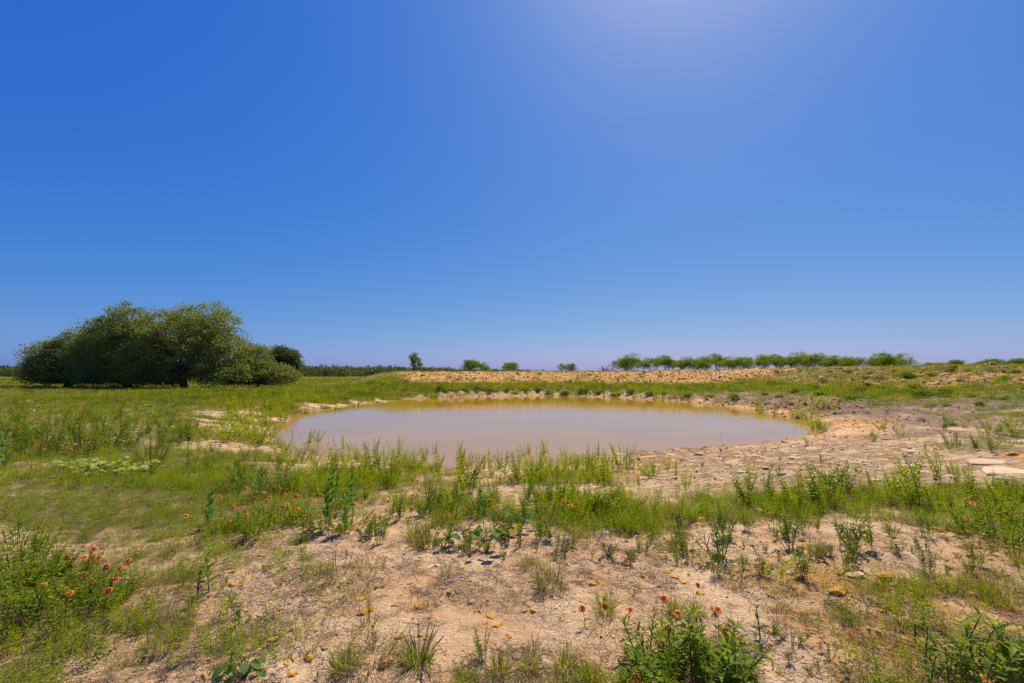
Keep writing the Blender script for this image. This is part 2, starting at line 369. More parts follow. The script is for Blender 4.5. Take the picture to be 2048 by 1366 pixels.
# ------------------------------------------------------------------ mesh helpers
def np_mesh(name, V, faces, mats, attrs=None, smooth=False, mi=None):
    """faces: list of integer arrays, each (n, 3) or (n, 4)"""
    me = bpy.data.meshes.new(name)
    V = np.asarray(V, np.float32)
    loops = np.concatenate([f.ravel() for f in faces]).astype(np.int32)
    sizes = np.concatenate([np.full(len(f), f.shape[1]) for f in faces]).astype(np.int32)
    me.vertices.add(len(V)); me.vertices.foreach_set('co', V.ravel())
    me.loops.add(len(loops)); me.loops.foreach_set('vertex_index', loops)
    me.polygons.add(len(sizes)); me.polygons.foreach_set('loop_start', np.concatenate([[0], np.cumsum(sizes)[:-1]]).astype(np.int32))
    for k, v in (attrs or {}).items():
        a = me.attributes.new(k, 'FLOAT', 'POINT'); a.data.foreach_set('value', np.asarray(v, np.float32))
    for mm in mats: me.materials.append(mm)
    if mi is not None: me.polygons.foreach_set('material_index', np.asarray(mi, np.int32))
    me.update(calc_edges=True)
    me.polygons.foreach_set('use_smooth', np.full(len(sizes), smooth, dtype=bool))
    me.validate()
    return me
class MB:
    """collects blades, leaves and tubes into one mesh"""
    def __init__(s): s.v = []; s.f3 = []; s.f4 = []; s.sh = []; s.tip = []
    def add(s, pts, f3=(), f4=(), sh=.5, tips=None):
        b = len(s.v); s.v += [tuple(p) for p in pts]
        s.f3 += [tuple(b + i for i in f) for f in f3]; s.f4 += [tuple(b + i for i in f) for f in f4]
        s.sh += [sh] * len(pts); s.tip += list(tips) if tips is not None else [1.0] * len(pts)
    def blade(s, p, d, side, L, w, droop, sh):
        p = Vector(p); d = Vector(d).normalized(); side = Vector(side).normalized()
        m1 = p + d * L * .45; m1.z -= droop * L * .10
        m2 = p + d * L * .78; m2.z -= droop * L * .35
        t = p + d * L; t.z -= droop * L * .75
        s.add([p - side * w * .5, p + side * w * .5, m1 - side * w * .5, m1 + side * w * .5, m2 - side * w * .32, m2 + side * w * .32, t],
              f3=[(4, 5, 6)], f4=[(0, 1, 3, 2), (2, 3, 5, 4)], sh=sh, tips=[0, 0, .55, .55, .85, .85, 1])
    def leaf(s, p, d, n, L, w, fold=.25, sh=.5, droop=.15):
        p = Vector(p); d = Vector(d).normalized(); n = Vector(n)
        side = d.cross(n)
        if side.length < 1e-4: side = d.orthogonal()
        side.normalize(); up = side.cross(d).normalized()
        c = p + d * L * .45; t = p + d * L - up * droop * L
        s.add([p, c - side * w * .5 + up * fold * w, t, c + side * w * .5 + up * fold * w], f3=[(0, 2, 1), (0, 3, 2)], sh=sh)
    def bigleaf(s, p, d, n, L, w, fold=.2, droop=.25, sh=.5, wave=0):
        p = Vector(p); d = Vector(d).normalized(); n = Vector(n); side = d.cross(n).normalized(); up = side.cross(d).normalized()
        pts = [p]; prof = [(.22, .78), (.5, 1.0), (.78, .66)]
        for (f, ww) in prof:
            c = p + d * L * f - up * droop * L * f * f
            k = wave * random.uniform(-1, 1) * w
            pts += [c - side * w * ww * .5 + up * (fold * w * ww + k), c, c + side * w * ww * .5 + up * (fold * w * ww - k)]
        pts.append(p + d * L - up * droop * L)
        s.add(pts, f3=[(0, 2, 1), (0, 3, 2), (7, 8, 10), (8, 9, 10)], f4=[(1, 2, 5, 4), (2, 3, 6, 5), (4, 5, 8, 7), (5, 6, 9, 8)], sh=sh)
    def tube(s, path, radii, n=5, sh=.5, cap=True):
        path = [Vector(p) for p in path]; pts = []
        for i, p in enumerate(path):
            t = (path[min(i + 1, len(path) - 1)] - path[max(i - 1, 0)]).normalized()
            a = t.orthogonal().normalized() if i == 0 else (a - t * a.dot(t)).normalized()
            b = t.cross(a)
            pts += [p + (a * math.cos(2 * math.pi * k / n) + b * math.sin(2 * math.pi * k / n)) * radii[i] for k in range(n)]
        f4 = [(i * n + k, i * n + (k + 1) % n, (i + 1) * n + (k + 1) % n, (i + 1) * n + k) for i in range(len(path) - 1) for k in range(n)]
        s.add(pts, f4=f4, sh=sh, tips=[i / (len(path) - 1) for i in range(len(path)) for _ in range(n)])
    def mesh(s, name, mats, smooth=False):
        fs = []
        if s.f3: fs.append(np.array(s.f3))
        if s.f4: fs.append(np.array(s.f4))
        return np_mesh(name, np.array(s.v), fs, mats if isinstance(mats, (list, tuple)) else [mats], dict(shade=s.sh, tip=s.tip), smooth)
def link(name, me, parent=None):
    o = bpy.data.objects.new(name, me); COL.objects.link(o)
    if parent is not None: o.parent = parent
    return o
def tag(o, label, cat, group=None, kind=None):
    if label: o['label'] = label
    if cat: o['category'] = cat
    if group: o['group'] = group
    if kind: o['kind'] = kind
    return o
def thing(name, label, cat, loc=(0, 0, 0), group=None, rz=0, sc=1):
    o = bpy.data.objects.new(name, None); COL.objects.link(o); o.empty_display_size = .1
    o.location = loc; o.rotation_euler = (0, 0, rz); o.scale = (sc, sc, sc) if not isinstance(sc, tuple) else sc
    return tag(o, label, cat, group)
KIDS = {}
def dup(root, loc, rz=0, sc=1, label=None, group=None, tilt=(0, 0)):
    r = root.copy(); COL.objects.link(r)
    r.location = loc; r.rotation_euler = (tilt[0], tilt[1], rz); r.scale = (sc, sc, sc) if not isinstance(sc, tuple) else sc
    if label: r['label'] = label
    if group: r['group'] = group
    for ch in list(root.children):
        c = ch.copy(); COL.objects.link(c); c.parent = r
        for g in ch.children:
            d = g.copy(); COL.objects.link(d); d.parent = c
    return r
ORD = ['', 'first', 'second', 'third', 'fourth', 'fifth', 'sixth', 'seventh', 'eighth', 'ninth', 'tenth', 'eleventh', 'twelfth', 'thirteenth', 'fourteenth',
       'fifteenth', 'sixteenth', 'seventeenth', 'eighteenth', 'nineteenth', 'twentieth']
def ordw(i):
    if i <= 20: return ORD[i]
    tens = {2: 'twenty', 3: 'thirty', 4: 'forty', 5: 'fifty', 6: 'sixty', 7: 'seventy', 8: 'eighty', 9: 'ninety'}
    if i > 99: return 'hundred and ' + ordw(i - 100) if i > 100 else 'hundredth'
    t, u = divmod(i, 10)
    return (tens[t] + '-' + ORD[u]) if u else tens[t][:-1] + 'ieth'

# ------------------------------------------------------------------ THE SETTING: ground and water
def graded(lo_core, hi_core, step, lo, hi, grow1, grow2, lim):
    core = list(np.arange(lo_core, hi_core, step)); 
    a = core[-1]; s = step; up = []
    while a < hi:
        s *= grow1 if abs(a) < lim else grow2
        a += s; up.append(a)
    a = core[0]; s = step; dn = []
    while a > lo:
        s *= grow1 if abs(a) < lim else grow2
        a -= s; dn.append(a)
    return np.array(dn[::-1] + core + up)
xs = graded(-3.6, 3.6, .026, -900, 900, 1.0125, 1.06, 46)
ys = graded(1.7, 4.6, .026, -60, 1500, 1.0115, 1.06, 70)
ys = ys[(ys > 1.2) | (np.arange(len(ys)) % 3 == 0)]
GX, GY = np.meshgrid(xs, ys)
gx, gy = GX.ravel(), GY.ravel()
gz = np.concatenate([height(a, b) for a, b in zip(np.array_split(gx, 8), np.array_split(gy, 8))])
gg, go, gd, gsd = cover(gx, gy)
nx, ny = len(xs), len(ys)
ii = (np.arange(ny - 1)[:, None] * nx + np.arange(nx - 1)[None]).ravel()
ground_me = np_mesh('ground', np.stack([gx, gy, gz], 1), [np.stack([ii, ii + 1, ii + nx + 1, ii + nx], 1)], [M['soil']],
                    dict(green=gg, ochre=go, dark=gd, shelf=sstep(1.5, 4, gx) * (1 - sstep(9, 13, gx)) * sstep(6.0, 7.0, gy) * sstep(-.5, .3, gsd) * (1 - sstep(6, 9, gsd)) * (1 - sstep(13, 17, gy)), wet=1 - sstep(.01, .09, gz - ZW)), smooth=True)
tag(link('ground', ground_me), None, None, kind='structure')
def pond_mesh():
    px = np.arange(-16, 20, .6); py = np.arange(9, 54, .6)
    X, Y = np.meshgrid(px, py); x, y = X.ravel(), Y.ravel(); s = pond_sd(x, y)
    n, mm = len(px), len(py)
    i = (np.arange(mm - 1)[:, None] * n + np.arange(n - 1)[None]).ravel()
    q = np.stack([i, i + 1, i + n + 1, i + n], 1); q = q[(s[q].min(1) < 1.6)]
    used = np.unique(q); remap = np.zeros(len(x), int); remap[used] = np.arange(len(used))
    x, y = x[used], y[used]
    dep = ZW - height(x, y, False)
    return np_mesh('water', np.stack([x, y, np.full(len(x), ZW)], 1), [remap[q]], [M['water']], dict(shallow=1 - sstep(.02, .30, dep)), True)
tag(link('water', pond_mesh()), None, None, kind='structure')

# ------------------------------------------------------------------ trees
def leaf_cloud(centres, radii, nleaf, size, seed, up=.5):
    """nleaf leaves round each centre; returns verts, quads, shade"""
    r = np.random.default_rng(seed); n = len(centres); N = n * nleaf
    c = np.repeat(centres, nleaf, 0); rad = np.repeat(radii, nleaf)[:, None]
    off = r.normal(size=(N, 3)); off /= np.linalg.norm(off, axis=1)[:, None]; off *= r.random((N, 1)) ** .45
    off[:, 2] *= .62
    p = c + off * rad
    d = r.normal(size=(N, 3)); d /= np.linalg.norm(d, axis=1)[:, None]
    nn = r.normal(size=(N, 3)); nn[:, 2] += up; s = np.cross(d, nn); s /= np.linalg.norm(s, axis=1)[:, None] + 1e-9
    L = (size * r.uniform(.6, 1.35, (N, 1))); W = L * .5
    V = np.stack([p - d * L * .5, p + s * W * .5, p + d * L * .5, p - s * W * .5], 1).reshape(-1, 3)
    Q = np.arange(N * 4).reshape(-1, 4)
    sh = np.repeat(np.clip(np.repeat(r.random(n), nleaf) * .55 + r.random(N) * .45, 0, 1), 4)
    return V, Q, sh
def crown_mesh(name, ells, nsub, nleaf, size, subr, seed, m, top_bias=.15, zmin=None):
    r = np.random.default_rng(seed)
    E = np.array(ells, float); wt = (E[:, 3] * E[:, 5] + E[:, 3] * E[:, 4]) * (E[:, 6] if E.shape[1] > 6 else 1); wt /= wt.sum()
    k = r.choice(len(E), nsub, p=wt)
    d = r.normal(size=(nsub, 3)); d[:, 2] += top_bias; d /= np.linalg.norm(d, axis=1)[:, None]
    rr = r.uniform(.62, 1.03, (nsub, 1)) * np.where(r.random((nsub, 1)) < .14, 1.10, 1.0)
    c = E[k, :3] + d * E[k, 3:6] * rr
    if zmin is not None: c[:, 2] = np.maximum(c[:, 2], zmin + r.random(nsub) * .5)
    V, Q, sh = leaf_cloud(c, r.uniform(subr * .55, subr * 1.3, nsub), nleaf, size, seed + 1)
    return np_mesh(name, V, [Q], [m], dict(shade=sh)), c
def limbs(base, targets, r0, seed, nside=6, sag=.12):
    """a trunk that forks to the targets"""
    rr = random.Random(seed); mb = MB(); base = Vector(base)
    ctr = sum((Vector(t) for t in targets), Vector()) / len(targets)
    fork = base + (ctr - base) * .28 + Vector((rr.uniform(-.2, .2), rr.uniform(-.2, .2), 0))
    mb.tube([base - Vector((0, 0, .3)), base + (fork - base) * .35, fork], [r0 * 1.35, r0, r0 * .85], nside)
    for t in targets:
        t = Vector(t); L = (t - fork).length
        p1 = fork + (t - fork) * .35 + Vector((rr.uniform(-.12, .12), rr.uniform(-.12, .12), rr.uniform(-.05, sag))) * L
        p2 = fork + (t - fork) * .7 + Vector((rr.uniform(-.12, .12), rr.uniform(-.12, .12), rr.uniform(0, sag))) * L
        q = rr.uniform(.45, .75)
        mb.tube([fork, p1, p2, t], [r0 * q, r0 * q * .6, r0 * q * .33, r0 * .05], 5)
        for _ in range(3):
            e = t + Vector((rr.uniform(-1, 1), rr.uniform(-1, 1), rr.uniform(-.1, .6))) * L * .16
            mb.tube([p2, (p2 + e) / 2 + Vector((0, 0, .05 * L)), e], [r0 * q * .28, r0 * q * .16, r0 * .04], 4)
    return mb
MPP = 50.5 / F                                        # metres per photograph pixel at the live oaks
def oak(label, D, base_px, ells_px, seed, nsub, m=M['oak'], size=.20, group='live oaks of the grove', r0=.36, nleaf=70, depth=1.0, subr=.92, ntg=9):
    """ells_px: (px, py, rx, ry[, density]) of crown masses in the photograph at distance D"""
    k = D / F
    bx = (base_px - 1024) * k; bz = ground(bx, D)
    t = thing('oak_tree', label, 'tree', (bx, D, bz), group)
    E = []; rr = random.Random(seed)
    for e in ells_px:
        px, py, rx, ry = e[:4]; wgt = e[4] if len(e) > 4 else 1
        rY = max(rx, ry) * k * .9 * depth
        E.append(((px - 1024) * k - bx, rr.uniform(-.35, .35) * rY, EYE.z + (748 - py) * k - bz, rx * k, rY, ry * k, wgt))
    cm, c = crown_mesh('crown', E, nsub, nleaf, size, subr, seed, m, zmin=.5)
    tg = [tuple(c[i] * np.array([.82, .82, .84])) for i in np.random.default_rng(seed).choice(len(c), ntg, replace=False)]
    tr = limbs((0, 0, 0), tg, r0, seed)
    link('trunk', tr.mesh('trunk', M['bark'], True), t); link('crown', cm, t)
    return t
oak('tallest live oak of the grove, with dark trunk and thin twiggy top', 49, 372,
    [(395, 634, 62, 30, .55), (440, 645, 34, 26, .45), (330, 672, 75, 55), (420, 700, 68, 52), (310, 728, 72, 44), (455, 728, 48, 40), (375, 690, 80, 55), (330, 755, 60, 20, .8), (450, 755, 50, 18, .6)], 101, 1150, ntg=14)
oak('dense live oak with drooping limbs beside the tallest oak of the grove', 50, 262,
    [(255, 650, 48, 38, .8), (225, 680, 62, 48), (280, 700, 62, 50), (235, 732, 72, 40), (190, 712, 40, 36), (225, 757, 70, 18, .8)], 102, 880, ntg=10)
oak('low spreading live oak at the open field end of the grove', 51, 140,
    [(150, 698, 42, 38, .8), (110, 722, 50, 42), (85, 744, 30, 30), (165, 738, 48, 36), (125, 750, 52, 24)], 103, 600, ntg=8)
oak('low rounded oak thicket between the tall oak and the far dark oak', 52, 515,
    [(500, 718, 30, 30, .8), (505, 742, 42, 30), (545, 752, 44, 22), (480, 745, 36, 28)], 104, 400, r0=.15, ntg=6)
oak('small dark live oak standing behind the grove next to the open field', 84, 582,
    [(556, 712, 28, 17), (583, 722, 18, 17), (570, 738, 22, 16), (545, 735, 20, 18)], 105, 330, m=M['oakd'], size=.34, subr=1.0, r0=.4, group='oaks standing apart in the fields')

def mesq_proto(seed, H, W, m, lean=0, size=.20, nsub=100, gap=.8, stems=3):
    rr = random.Random(seed); E = []
    for k in range(7):
        a = rr.uniform(0, 6.28); q = rr.uniform(.1, .75)
        E.append((math.cos(a) * W * .5 * q + lean * H * .4, math.sin(a) * W * .4 * q, H * rr.uniform(.55, .86), W * rr.uniform(.16, .28), W * rr.uniform(.16, .26), H * rr.uniform(.09, .17)))
    cm, c = crown_mesh('crown', E, nsub, 48, size, gap, seed, m)
    mb = MB()
    for s in range(stems):
        b = (rr.uniform(-.3, .3), rr.uniform(-.3, .3), 0)
        tg = [tuple(c[rr.randrange(len(c))]) for _ in range(4)]
        l = limbs(b, tg, .10 * H / 5, seed * 7 + s, 5)
        mb.add(l.v, l.f3, l.f4)
    return cm, mb.mesh('trunk', M['bark'], True)
MESQ = [mesq_proto(s, 5, 6.5, M['mesq']) for s in (201, 202, 203, 204)]
MESQ.append(mesq_proto(205, 5, 7.5, M['bushg'], nsub=150, gap=.9))
def mesquite(px, top, Wpx, D, proto, label, group, name='mesquite_tree'):
    k = D / F; x = (px - 1024) * k; z = ground(x, D)
    H = EYE.z + (748 - top) * k - z
    t = thing(name, label, 'tree', (x, D, z), group, rz=(px * 37 % 628) / 100, sc=(Wpx * k / 6.5, Wpx * k / 6.5, H / 5))
    link('trunk', MESQ[proto][1], t); link('crown', MESQ[proto][0], t)
    return t
row = [(1246, 707, 42), (1272, 716, 46), (1306, 713, 50), (1334, 711, 46), (1362, 714, 44), (1386, 716, 44), (1412, 711, 46), (1436, 708, 46), (1462, 713, 44),
       (1488, 711, 50), (1530, 707, 46), (1556, 709, 44), (1582, 705, 52), (1606, 709, 42), (1634, 704, 46), (1664, 712, 50), (1690, 714, 40), (1712, 711, 40),
       (1752, 714, 48), (1774, 707, 50), (1798, 705, 56)]
for i, (px, top, W) in enumerate(row):
    mesquite(px, top - 1, W * 1.38, 138 + (i * 13 % 19), i % 4, f'leafy mesquite beyond the dam crest, {ordw(i + 1)} from the left of the row', 'mesquites in a row beyond the dam')
low = [(1868, 722, 40), (1886, 725, 36), (1912, 719, 36), (1940, 724, 40), (1966, 722, 34), (1985, 717, 44), (2012, 719, 40), (2036, 716, 40), (2062, 717, 44)]
for i, (px, top, W) in enumerate(low):
    mesquite(px, top, W, 150 + (i * 7 % 16), 4 if i % 3 else 1, f'distant low tree past the end of the mesquite row, {ordw(i + 1)} outward along the skyline', 'low trees past the mesquite row')
mesquite(940, 719, 50, 140, 4, 'rounded bushy dark green tree behind the dam crest with a thin tree beside it', None, 'bushy_tree')
mesquite(968, 722, 36, 142, 0, 'thin airy small tree beside the rounded bushy tree behind the dam', None, 'small_tree')
mesquite(1022, 724, 40, 150, 4, 'small bright green round tree alone above the dam crest', None, 'small_tree')
mesquite(1130, 724, 46, 150, 1, 'low umbrella shaped tree alone above the middle of the dam crest', None, 'small_tree')
def lone():
    D = 170; k = D / F; x = (824 - 1024) * k; z = ground(x, D)
    t = thing('lone_tree', 'lone slender tree leaning above the left end of the dam crest', 'tree', (x, D, z))
    P = lambda px, py: ((px - 824) * k, 0, EYE.z + (748 - py) * k - z)
    E = [(*P(828, 713), 8 * k, 9 * k, 8 * k), (*P(835, 722), 8 * k, 8 * k, 7 * k), (*P(826, 722), 5 * k, 5 * k, 5 * k), (*P(842, 729), 5 * k, 5 * k, 4 * k), (*P(829, 731), 5 * k, 5 * k, 4 * k, )]
    cm, c = crown_mesh('crown', E, 62, 26, .5, 1.1, 301, M['mesq'])
    mb = limbs((0, 0, 0), [P(827, 712), P(833, 720), P(842, 729), P(828, 730)], .45, 302)
    link('trunk', mb.mesh('trunk', M['bark'], True), t); link('crown', cm, t)
lone()
def bare():
    D = 82; k = D / F; x = (1216 - 1024) * k; z = ground(x, D)
    t = thing('bare_shrub', 'bare twiggy grey shrub on the dam crest before the mesquite row', 'shrub', (x, D, z))
    mb = MB(); rr = random.Random(4)
    for _ in range(16):
        e = Vector((rr.uniform(-2.2, 2.2), rr.uniform(-.8, .8), EYE.z + (748 - rr.uniform(728, 737)) * k - z))
        mid = e * .5 + Vector((rr.uniform(-.3, .3), 0, rr.uniform(0, .4)))
        mb.tube([(0, 0, -.1), mid, e], [.06, .045, .02], 4)
        for _ in range(2):
            mb.tube([mid, mid + Vector((rr.uniform(-.8, .8), 0, rr.uniform(.3, 1.2)))], [.035, .015], 3)
    link('branches', mb.mesh('branches', M['twig']), t)
bare()
def far_wood():
    r = np.random.default_rng(55); C = []; Rr = []
    for i in range(800):
        px = r.uniform(-420, 1080); D = r.uniform(225, 300)
        if px > 900: D = r.uniform(270, 300)
        k = D / F; x = (px - 1024) * k
        top = np.interp(px, [-420, 40, 560, 640, 760, 860, 930, 1080], [730, 733, 732, 732, 733, 736, 738, 742]) + r.uniform(-2.0, 4)
        H = max(1.5, EYE.z + (748 - top) * k)
        for _ in range(8):
            f = r.random(); C.append((x + r.normal() * 2.4, D + r.normal() * 2, H * (.05 + .85 * f))); Rr.append(2.0)
    V, Q, sh = leaf_cloud(np.array(C), np.array(Rr), 16, 1.15, 56)
    o = link('far_woods', np_mesh('far_woods', V, [Q], [M['oakd']], dict(shade=sh)))
    tag(o, 'dark wooded ridge along the horizon behind the oaks', 'woods', kind='stuff')
far_wood()

# ------------------------------------------------------------------ plant shapes (each a thing with parts)
def weed_meshes(seed, nst, H, spread, ll, lw, nl, leafm, stemm, up=.9, branch=0, core=.25):
    rr = random.Random(seed); st = MB(); lf = MB()
    tips = []
    for s in range(nst):
        a = rr.uniform(0, 6.28); q = spread * math.sqrt(rr.random()); h = H * rr.uniform(.62, 1.0)
        top = Vector((math.cos(a) * q, math.sin(a) * q, h)); b = Vector((math.cos(a) * q * core, math.sin(a) * q * core, 0))
        mid = (b + top) * .5 + Vector((rr.uniform(-.02, .02), rr.uniform(-.02, .02), .02))
        paths = [(Vector((0, 0, -.04)) if s else Vector((0, 0, -.06)), b + Vector((0, 0, .01)), mid, top)]
        for _ in range(branch):
            f = rr.uniform(.25, .6); p0 = b + (top - b) * f
            e = p0 + Vector((rr.uniform(-.5, .5), rr.uniform(-.5, .5), .9)) * h * rr.uniform(.25, .4)
            paths.append((p0, p0 + (e - p0) * .3, p0 + (e - p0) * .65, e))
        for path in paths:
            st.tube(path, [.0035, .0032, .0024, .0010], 3)
            L = (path[3] - path[1]).length; n = max(4, int(.95 * nl * L / H))
            for i in range(n):
                f = (i + rr.random()) / n * .92 + .08
                p = path[1] + (path[2] - path[1]) * (f * 2) if f < .5 else path[2] + (path[3] - path[2]) * (f * 2 - 1)
                az = i * 2.4 + rr.uniform(-.4, .4)
                d = Vector((math.cos(az), math.sin(az), up * rr.uniform(.4, 1.3)))
                sz = ll * rr.uniform(.6, 1.25) * (1.0 - .5 * f) 
                lf.leaf(p, d, Vector((0, 0, 1)) + Vector((rr.uniform(-.5, .5), rr.uniform(-.5, .5), 0)), sz, lw * sz / ll, .2, rr.random(), .25)
    return st.mesh('stem', stemm), lf.mesh('foliage', leafm)
def weed_kind(name, cat, specs, leafm, stemm, **kw):
    return [(name, cat) + weed_meshes(seed, *a, leafm, stemm, **kw) for seed, a in specs]
# upright willow-leaved weeds of the shoreline
SHORE = weed_kind('shore_weed', 'weed', [(11, (4, .46, .16, .075, .017, 46)), (12, (6, .44, .22, .075, .016, 40)), (13, (1, .50, .03, .075, .018, 56)),
                                         (14, (8, .42, .28, .070, .016, 36)), (15, (3, .50, .14, .078, .018, 50)), (16, (11, .40, .32, .068, .016, 34))], M['weed'], M['stemg'])
SHORED = weed_kind('shore_weed', 'weed', [(21, (5, .48, .18, .075, .016, 48)), (22, (7, .45, .24, .072, .016, 40))], M['weedd'], M['stemg'])
# bushy weeds of the bare soil
LEAFY = weed_kind('leafy_weed', 'weed', [(31, (6, .26, .13, .040, .017, 22)), (32, (9, .24, .17, .036, .015, 20)), (33, (4, .30, .10, .045, .017, 24))], M['weedd'], M['stemr'], up=.5, branch=2)
FERN = weed_kind('firewheel_foliage', 'weed', [(41, (16, .25, .24, .058, .011, 22)), (42, (20, .22, .28, .055, .010, 20)), (43, (12, .28, .20, .062, .012, 24))], M['fern'], M['stemg'], up=.35, branch=1, core=.5)
MOUND = weed_kind('meadow_weed', 'weed', [(51, (12, .42, .24, .045, .012, 30)), (52, (8, .5, .16, .05, .014, 34)), (53, (16, .34, .32, .04, .010, 26))], M['weedd'], M['stemg'], up=.7, branch=1, core=.5)
FINE = weed_kind('feathery_bush', 'bush', [(56, (40, .55, .38, .06, .006, 30))], M['grass'], M['stemg'], up=1.4, branch=0, core=.45)
def plant(kind, xy, label, group=None, sc=1.0, rz=None, zoff=0, name=None, cat=None, onwater=False, tilt=True):
    nm, ct, stm, lfm = kind
    x, y = float(xy[0]), float(xy[1]); z = ground(x, y)
    if onwater: z = max(z, ZW - .12)
    t = thing(name or nm, label, cat or ct, (x, y, z + zoff), group, rz=random.uniform(0, 6.28) if rz is None else rz, sc=sc)
    if tilt: t.rotation_euler.x = random.uniform(-.22, .22); t.rotation_euler.y = random.uniform(-.22, .22)
    link('stem', stm, t); link('foliage', lfm, t)
    return t
def hpx(h, xy): return h / F * float(xy[1])          # photograph pixels -> metres at that distance

# ------------------------------------------------------------------ weeds standing in the shallows (base px, height px)
wet = [(560, 895, 30), (585, 888, 40), (603, 880, 22), (618, 884, 36), (632, 882, 34), (655, 890, 22), (672, 893, 30), (688, 897, 34), (703, 900, 26), (730, 898, 26), (750, 900, 34),
       (780, 908, 34), (796, 912, 46), (806, 918, 26), (850, 922, 38), (870, 906, 30), (876, 916, 14), (920, 915, 40), (930, 918, 36), (944, 908, 20), (962, 916, 18), (976, 934, 40),
       (1016, 908, 14), (1034, 902, 12), (1046, 912, 34), (1058, 905, 28), (1074, 903, 24), (1088, 912, 34), (1094, 904, 36), (1126, 910, 28), (1196, 914, 30), (1226, 920, 32),
       (1444, 873, 16), (1548, 864, 12), (1590, 862, 14)]
wet.sort()
P = at([(a, b) for a, b, _ in wet])
for i, ((px, py, h), xy) in enumerate(zip(wet, P)):
    k = SHORE[(0, 2, 4, 0, 1)[i % 5]] if h > 24 else SHORE[2]
    plant(k, xy, f'upright green weed standing in the brown shallows, {ordw(i + 1)} from the left shore', 'weeds standing in the shallow water', hpx(h, xy) / .46, onwater=True)
# the belt of weeds along the near shore, the left shore and the meadow
def scatter_px(poly, n, seed, mind=8):
    r = random.Random(seed); out = []
    xs_ = [p[0] for p in poly]; ys_ = [p[1] for p in poly]
    def ins(x, y):
        c = False
        for i in range(len(poly)):
            x1, y1 = poly[i]; x2, y2 = poly[i - 1]
            if (y1 > y) != (y2 > y) and x < (x2 - x1) * (y - y1) / (y2 - y1) + x1: c = not c
        return c
    for _ in range(20000):
        if len(out) >= n: break
        x, y = r.uniform(min(xs_), max(xs_)), r.uniform(min(ys_), max(ys_))
        if ins(x, y) and all(abs(x - a) + 1.6 * abs(y - b) > mind for a, b in out): out.append((x, y))
    return sorted(out)
def belt(poly, n, seed, h, kinds, what, group, mind=9, **kw):
    pts = scatter_px(poly, n, seed, mind); P = at(pts); r = random.Random(seed)
    for i, xy in enumerate(P):
        hh = r.uniform(*h)
        k = r.choice(kinds)
        q = hh / .46; plant(k, xy, f'{what}, {ordw(i + 1)} from the left', group, (q * r.uniform(.75, 1.5), q * r.uniform(.75, 1.5), q), **kw)
belt([(560, 905), (700, 915), (850, 930), (1000, 940), (1120, 935), (1240, 930), (1300, 945), (1240, 975), (1000, 985), (700, 975), (540, 950)], 90, 1, (.28, .66), SHORE + SHORE + SHORED + [MOUND[1]], 'yellow-green weed in the belt by the near waterline', 'weeds of the near shore belt', mind=11)
belt([(400, 905), (560, 905), (640, 985), (900, 1000), (1180, 1000), (1180, 1035), (800, 1040), (560, 1010), (420, 985)], 48, 2, (.24, .50), SHORE[:3] + SHORED + MOUND + LEAFY[:1], 'leafy weed between the near shore belt and the bare soil', 'weeds behind the shore belt', mind=20)
belt([(420, 850), (560, 800), (600, 822), (560, 850), (540, 890), (480, 900), (400, 880)], 40, 3, (.45, .95), SHORE[1:], 'yellow-green weed growing on the sandy left bank', 'weeds on the left bank', mind=12)
belt([(1180, 955), (1300, 940), (1500, 965), (1500, 990), (1200, 995)], 10, 4, (.2, .38), SHORE[:3], 'leafy weed on the pale rock shelf before the grass', 'weeds on the rock shelf', mind=22)
belt([(1480, 985), (1560, 965), (1960, 960), (2048, 985), (2048, 1020), (1500, 1020)], 30, 5, (.28, .6), SHORED + SHORE[:2], 'tall dark weed below the right rocks', 'weeds in the grass below the right rocks', mind=20)
belt([(0, 840), (260, 830), (400, 840), (400, 900), (0, 930)], 44, 6, (.45, .85), MOUND[:2] + SHORED, 'bushy green weed in the flowering left meadow', 'weeds in the left meadow', mind=18)
belt([(1490, 812), (1600, 832), (1665, 860), (1640, 875), (1625, 850), (1500, 822)], 18, 7, (.4, .8), SHORE[1:], 'bright green weed on the right shore of the pond', 'weeds on the right shore', mind=8)
belt([(1600, 800), (1700, 815), (1720, 830), (1620, 825)], 8, 8, (.5, .9), SHORE[:3], 'upright weed on the furrowed slope right of the pond', 'weeds on the furrowed slope', mind=14)
belt([(900, 792), (1180, 786), (1480, 800), (1480, 812), (1200, 795), (900, 800)], 24, 9, (.4, .9), SHORE[3:] + SHORED, 'small weed at the far waterline below the dam', 'weeds at the far waterline', mind=10)
belt([(640, 815), (860, 790), (880, 797), (650, 828)], 12, 10, (.3, .6), SHORE[3:] + SHORED, 'small weed on the stony far left waterline', 'weeds at the far left waterline', mind=10)
belt([(1040, 1000), (1250, 1000), (1250, 1035), (1050, 1040)], 30, 12, (.22, .45), SHORE[:2] + SHORED + LEAFY[:2], 'bright green weed among red flowers in the middle grass', 'weeds in the middle grass', mind=20)
belt([(560, 1040), (900, 1080), (1250, 1060), (1500, 1050), (1900, 1060), (2040, 1110), (1900, 1160), (1500, 1160), (1250, 1130), (900, 1120)], 85, 14, (.08, .28), LEAFY + [SHORED[0], MOUND[1]], 'small green weed on the sand below the grass', 'small weeds on the sand below the grass', mind=19)
belt([(250, 1120), (520, 1110), (560, 1300), (800, 1340), (1180, 1300), (1500, 1210), (1800, 1240), (1750, 1350), (1560, 1340), (1200, 1330), (600, 1350)], 34, 15, (.05, .14), LEAFY + [MOUND[2]], 'tiny green weed on the near bare sand', 'tiny weeds on the near sand', mind=30)
belt([(1640, 830), (1900, 815), (2040, 830), (2040, 900), (1800, 905), (1660, 870)], 26, 16, (.2, .5), MOUND + SHORED, 'olive weed on the dark eroded right slope', 'weeds on the eroded right slope', mind=18)
